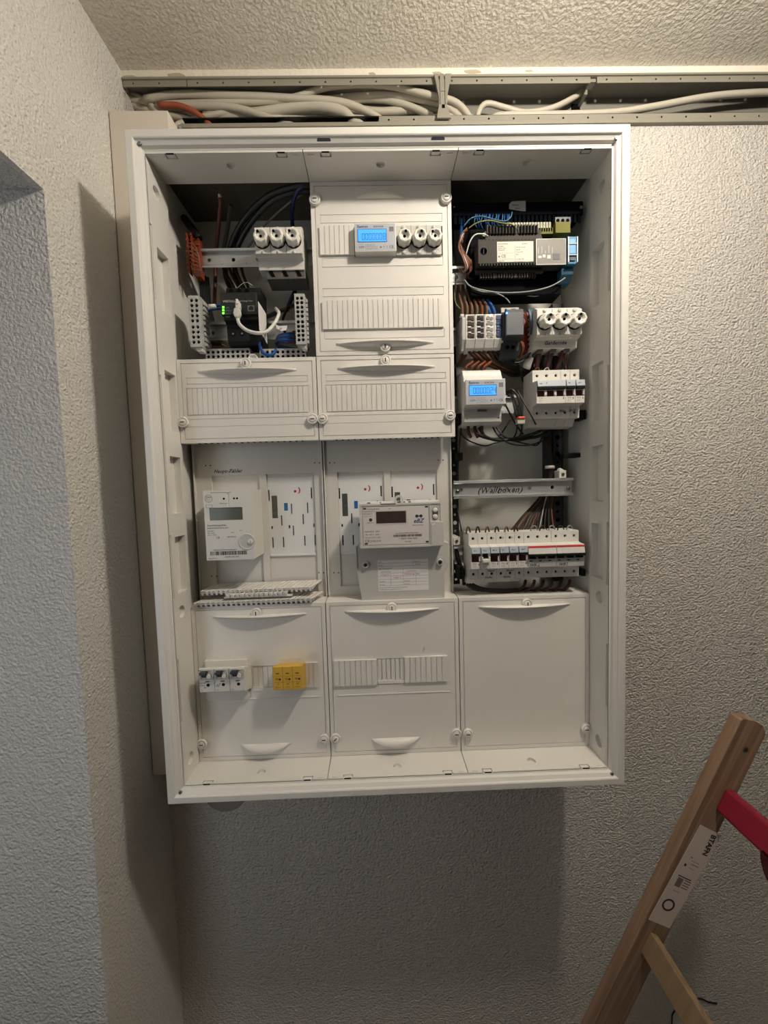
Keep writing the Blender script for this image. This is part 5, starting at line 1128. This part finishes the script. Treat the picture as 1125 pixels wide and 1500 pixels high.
k = MB().box(a[0]+8, b[0]+1, 24, 50, b[2]+4, a[2]).build('strip_front', ORANGE, t, bevel=.8)
k = MB()
for i in range(7): k.box(a[0]+3, a[0]+8, 26, 34, b[2]+6+i*9, b[2]+10+i*9)
k.build('strip_tooth', ORANGE, t, bevel=.4)
for i in range(3): wire('blue_grey_wire', 'blue-grey wire lying over the orange terminal strip, '+ORD[i]+' from the left', [(774+i*2, 453, 14), (777+i*2, 465, 10), (778+i*2.3, 478, 10), (777+i*1.5, 490, 16)], 1.6, mat('blue_grey_sheath', '4F6478', .5), group='blue-grey wires over the orange strip')
for i in range(3): wire('thin_red_wire', 'thin reddish wire slanting over to the orange strip, '+ORD[i]+' from the top', [(762, 452+i*3, -4), (769, 458+i*4, 4), (774, 466+i*5, 14)], .9, ORGC, group='thin reddish wires beside the power supply', n=6)
for i in range(3): wire('thin_red_wire', 'thin reddish wire dropping at the lower right of the power supply', [(763+i, 500, 20), (765+i*1.5, 508, 16), (763, 518+i*2, 22), (757, 524, 30)], .9, ORGC, group='thin reddish wires below the power supply', n=6)
# black cable ties & wires below
DW = [
 ('black wire looping under the power supply', [(740, 525, 30), (752, 531, 26), (765, 529, 26), (778, 515, 30), (790, 500, 40)], 1.6),
 ('black wire crossing behind the gap under the power supply', [(747, 540, 60), (760, 530, 56), (772, 524, 50), (785, 510, 50)], 1.4),
 ('black wire dropping from the supply to the middle breakers', [(756, 526, 30), (760, 536, 34), (764, 548, 44), (766, 560, 60)], 1.6),
 ('black wire bundle strand running to the middle breakers', [(700, 530, 50), (730, 540, 50), (750, 550, 56), (772, 546, 60), (782, 538, 60)], 3.2),
 ('upper black wire feeding out right of the display meter', [(742, 574, 20), (748, 571, 10), (754, 574, 6), (760, 586, 4), (763, 603, 4), (764, 612, 6)], 2.0),
 ('second black wire out right of the display meter', [(742, 578, 22), (747, 575, 14), (751, 580, 10), (757, 595, 8), (760, 610, 8)], 2.0),
 ('third black wire out right of the display meter', [(744, 580, 30), (750, 582, 24), (753, 594, 20), (757, 612, 16)], 2.0),
 ('black wire slanting left to the breaker foot', [(757, 570, 20), (765, 585, 8), (775, 603, 0), (785, 622, -2)], 1.5),
 ('black wire from the display meter crossing down right', [(741, 594, 20), (748, 608, 26), (756, 622, 30), (766, 636, 40)], 1.8),
 ('black wire crossing down left under the meter', [(762, 590, 50), (750, 610, 46), (738, 630, 44), (730, 640, 50)], 1.6),
 ('black wire below the small orange connector', [(764, 622, 10), (764, 632, 20), (760, 642, 40)], 1.6),
 ('second black wire below the small orange connector', [(758, 622, 12), (756, 634, 24), (752, 642, 40)], 1.6),
 ('thin black wire sagging across the glossy back panel', [(675, 625, 40), (677, 638, 36), (690, 647, 34), (710, 653, 40), (725, 649, 44), (745, 645, 44), (770, 650, 50), (787, 652, 60), (794, 640, 70)], 1.4),
 ('thin black wire hanging down at the left of the back panel', [(675, 630, 46), (673, 650, 50), (671, 680, 56), (671, 705, 60), (670, 740, 66), (676, 778, 40)], 1.5),
 ('thick black cable under the display meter to the right bundle', [(702, 626, 24), (712, 640, 20), (735, 645, 26), (765, 640, 34), (790, 632, 50), (805, 622, 70)], 3.2),
 ('second thick black cable under the display meter', [(695, 626, 26), (700, 636, 20), (720, 643, 24), (750, 643, 34), (785, 640, 50), (804, 632, 70)], 3.2),
 ('thin black wire curling below the thick cables', [(722, 626, 30), (730, 638, 24), (748, 650, 26), (775, 652, 34), (795, 646, 60)], 1.6),
 ('second thin black wire curling below the thick cables', [(727, 626, 32), (737, 638, 26), (755, 646, 30), (785, 640, 50)], 1.6),
]
for lb, pts, rd in DW: wire('black_wire', lb, pts, rd, BLKC)
for i in range(3): wire('dark_red_cable_end', 'dark red sleeve end entering the display meter from below, '+ORD[i]+' from the left', [(686+i*10, 622, 24), (686+i*10, 632, 20), (690+i*10, 641, 22)], 3, DREDC, group='dark red sleeves under the display meter')
for i in range(3): wire('dark_red_cable_end', 'dark red cable end entering the marked fuse base from below, '+ORD[i]+' from the left', [(789+i*18, 505, 26), (789+i*18, 518, 22), (787+i*16, 532, 32), (785+i*14, 545, 50)], 5, DREDC, group='dark red cables under the fuse base')
for i in range(5): wire('dark_wire', 'dark wire hanging between fuse base and middle breakers, '+ORD[i]+' from the left', [(782+i*12, 508, 50), (784+i*12, 522, 46), (780+i*12, 536, 50), (778+i*13, 546, 40)], 2.6, BLKC if i % 2 else BRNC, group='dark wires above the middle breakers')
for i, u0 in enumerate((787, 801)): wire('wire_bow', ('pale', 'grey')[i]+' wire bow on top of the middle breakers', [(u0-5, 548, 14), (u0-3, 541, 14), (u0+2, 539, 14), (u0+4, 548, 14)], 1, (ORGC, GRYC)[i], n=6)
a = at(762, 616, 8); t = thing('lever_connector', 'small clear wire connector with orange levers', 'connector', a)
MB().box(a[0]-7, a[0]+7, 2, 14, a[2]-7, a[2]+2).build('connector_body', mat('cloudy_clear', 'B9B4AC', .2), t, bevel=1); MB().box(a[0]-6.5, a[0]+6.5, 0, 10, a[2]+2, a[2]+6).build('connector_lever', ORSHELL, t, bevel=1)
# bundle down the right upright
rn = random.Random(4)
for i in range(12):
    j = rn.uniform(-4, 4); k = i*1.4
    wire('bundle_wire', 'brown or black wire of the tied bundle fanning down to the breaker row', [(800+j, 640, 80), (806+j*.5, 665, 76), (808+j*.4, 690, 72), (803+j*.5, 712, 76), (786+i*1.3+j*.4, 735, 80), (766+i*2.6+j*.3, 756, 68), (748+i*4, 778, 40)], 1.8, (BRNC, BLKC, TANC, BRNC, BLKC)[i % 5], group='tied wire bundle at the right upright')
for i in range(4):
    wire('bundle_wire', 'thin wire dropping straight to the red striped breakers, '+ORD[i]+' from the left', [(806+i*3, 690, 74), (802+i*3, 720, 76), (796+i*4, 745, 70), (790+i*7, 776, 36)], 1.3, (GRYC, BRNC, BLKC, ORGC)[i], group='wires above the red striped breakers')
c = at(808, 684, 66); o = MB().lathe([(9, -3), (9.6, 0), (9, 3)], (c[0], c[1]+8, c[2]), 'z', 20).build('cable_tie', MODW, org=c); tag(o, 'white cable tie around the wire bundle', 'cable tie')
for i in range(6): wire('wire_hook', 'brown wire bow entering the top of a narrow breaker, '+ORD[i]+' from the left', [(683+i*14, 782, 12), (684+i*14, 774, 10), (686.5+i*14, 772, 14), (689+i*14, 780, 20)], 1.4, (TANC, BRNC)[i % 2], group='wire bows on the narrow breakers', n=6)
for i in range(5): wire('wire_hook', 'grey wire bow entering the top of a red striped breaker, '+ORD[i]+' from the left', [(777+i*13, 778, 14), (780+i*13, 771, 12), (785+i*13, 771, 16), (788+i*13, 778, 24)], 1.2, (GRYC, BLKC)[i % 2], group='wire bows on the red striped breakers', n=6)
for i in range(6): wire('dark_red_cable_end', 'dark red cable end curving down under the red striped breakers, '+ORD[i]+' from the left', [(770+i*13, 850, 24), (768+i*13, 857, 18), (762+i*13, 863, 22), (750+i*12, 866, 34), (735+i*10, 866, 46)], 2.9, DREDC if i % 2 else BRNC, group='dark red cables under the breaker row')
for i in range(3): wire('black_wire', 'black cable lying on the cover ledge under the breaker row, '+ORD[i]+' from the left', [(684+i*4, 856, 34), (695+i*4, 863-i, 24), (720, 866-i, 22), (750, 866-i, 26), (775, 862, 36)], 3, BLKC, group='black cables under the narrow breakers')
c = at(676, 838, 30)
wire('black_wire', 'thick black cable at the left foot of the breaker row', [(668, 805, 60), (672, 822, 50), (678, 838, 44), (680, 856, 50)], 4, BLKC)
wire('wall_cable', 'thin black cable on the wall behind the ladder rung', [(1050, 1470, 132), (1038, 1468, 132), (1024, 1463, 131), (1000, 1470, 131), (986, 1484, 131), (984, 1500, 131), (980, 1560, 131)], 1.6, BLKC, 'cable')

# ------------------------------------------------------------------ ladder
t = thing('stepladder', 'wooden stepladder with a red crosspiece leaning up at the right', 'ladder', (300, -82, -2025))
LA, LB = Vector((583, -951)), Vector((333, -1496)); dr = (LA-LB).normalized(); nr = Vector((dr.y, -dr.x))   # nr points right
def rail(yf, th, nm):
    top = LA; bot = LB+dr*((-2025-LB.y)/dr.y); w_ = 52
    P = [bot, bot+Vector((w_/dr.y, 0)), top+nr*w_+dr*(-6), top+nr*(w_*.8)+dr*6, top+nr*(w_*.45)+dr*9, top+nr*3+dr*5, top]
    MB().poly_y([(p.x, p.y) for p in P], yf, yf+th).build(nm, PINE, t, bevel=1.5)
rail(-92, 21, 'rail'); rail(-470, 21, 'rail')
def rung(px_, w_, thk, nm, m_, bev, y1=-449):
    a = at(*px_, -92); p = Vector((a[0], a[2])); q_ = p-dr*w_
    P = [p, p+nr*thk, q_+nr*thk, q_]
    MB().poly_y([(k.x, k.y) for k in P], y1, -92).build(nm, m_, t, bevel=bev)
rung((953, 1365), 40, 13, 'rung', PINE2, 1.5)
rung((1062, 1152), 44, 20, 'red_crosspiece', REDP, 5)
a = at(953, 1365, -92)
for k_ in (1, 2): 
    p = Vector((a[0], a[2]))-dr*(270*k_)
    if p.y-40 > -2000:
        q_ = p-dr*40; MB().poly_y([(v_.x, v_.y) for v_ in (p, p+nr*13, q_+nr*13, q_)], -449, -92).build('rung', PINE2, t, bevel=1.5)
# curved red tray panel below the crosspiece, towards the viewer
c0 = at(1118, 1238, -230); mb = MB(); n = 10; rows = []
for j in range(9):
    f_ = j/8; rows.append([(c0[0]-4+60*(f_**2)*.6+0*i, -230-i*16, c0[2]-8-f_*78) for i in range(n)])
for j in range(8):
    for i in range(n-1):
        a_, b_, c_, d_ = rows[j][i], rows[j][i+1], rows[j+1][i+1], rows[j+1][i]
        mb.q([a_, b_, c_, d_], True); mb.q([(v_[0]+5, v_[1], v_[2]) for v_ in (a_, b_, c_, d_)], True)
    for i in (0, n-1):
        a_, d_ = rows[j][i], rows[j+1][i]; mb.q([a_, d_, (d_[0]+5, d_[1], d_[2]), (a_[0]+5, a_[1], a_[2])])
mb.build('red_tray', DKRED, t)
c = at(1092, 1098, -92); MB().lathe([(5, -.3), (5, 0), (3.5, 0), (3.5, 1)], (c[0], -92, c[2]), n=18).build('screw_hole', mat('screw_hole_wood', '5A4030', .7), t); MB().cyl((c[0], -92, c[2]), 3.6, -.4, 0).build('rail_screw', SCREW, t)
# label on the rail, in the rail's own direction
P4 = [at(1026, 1208, -92.3), at(1057, 1224, -92.3), at(981, 1360, -92.3), at(950, 1347, -92.3)]
rlab = MB().poly_y([(p[0], p[2]) for p in P4], -92.35, -92).build('rail_label', mat('worn_label', 'C4B6AC', .6, var=.08, vscale=30), t)
def onrail(f_, g): # f_ along label from top, g across 0..1
    a_, b_, c_, d_ = [Vector((p[0], p[2])) for p in P4]; return a_.lerp(d_, f_).lerp(b_.lerp(c_, f_), g)
ang = math.atan2(dr.y, dr.x)+math.pi
q_ = onrail(.03, .62); text('BTAFN', q_.x, -92.4, q_.y, 13, rlab, INK, rot=ang, bold=.03)
q_ = onrail(.80, .45); mb = MB()
for k in range(26):
    a1, a2 = 2*math.pi*k/26, 2*math.pi*(k+1)/26
    mb.q([(q_.x+r_*math.cos(a_), -92.45, q_.y+r_*math.sin(a_)) for r_, a_ in ((8, a1), (11.5, a1), (11.5, a2), (8, a2))])
def lb(f0, f1, g0, g1): mb.q([(lambda p: (p.x, -92.45, p.y))(onrail(a_, b_)) for a_, b_ in ((f0, g0), (f1, g0), (f1, g1), (f0, g1))])
lb(.5, .51, .2, .8); lb(.38, .405, .2, .3)
mb.build('label_print', INK, rlab)
mb = MB(); lb(.52, .61, .25, .5); lb(.52, .53, .55, .85); lb(.545, .555, .55, .85); lb(.57, .58, .55, .85); lb(.595, .605, .55, .85); lb(.33, .335, .4, .75); lb(.36, .367, .45, .8); lb(.4, .405, .45, .7); lb(.3, .31, .3, .4); lb(.65, .655, .3, .6)
mb.build('label_small_print', mat('faded_print', '6B5E58', .7), rlab)
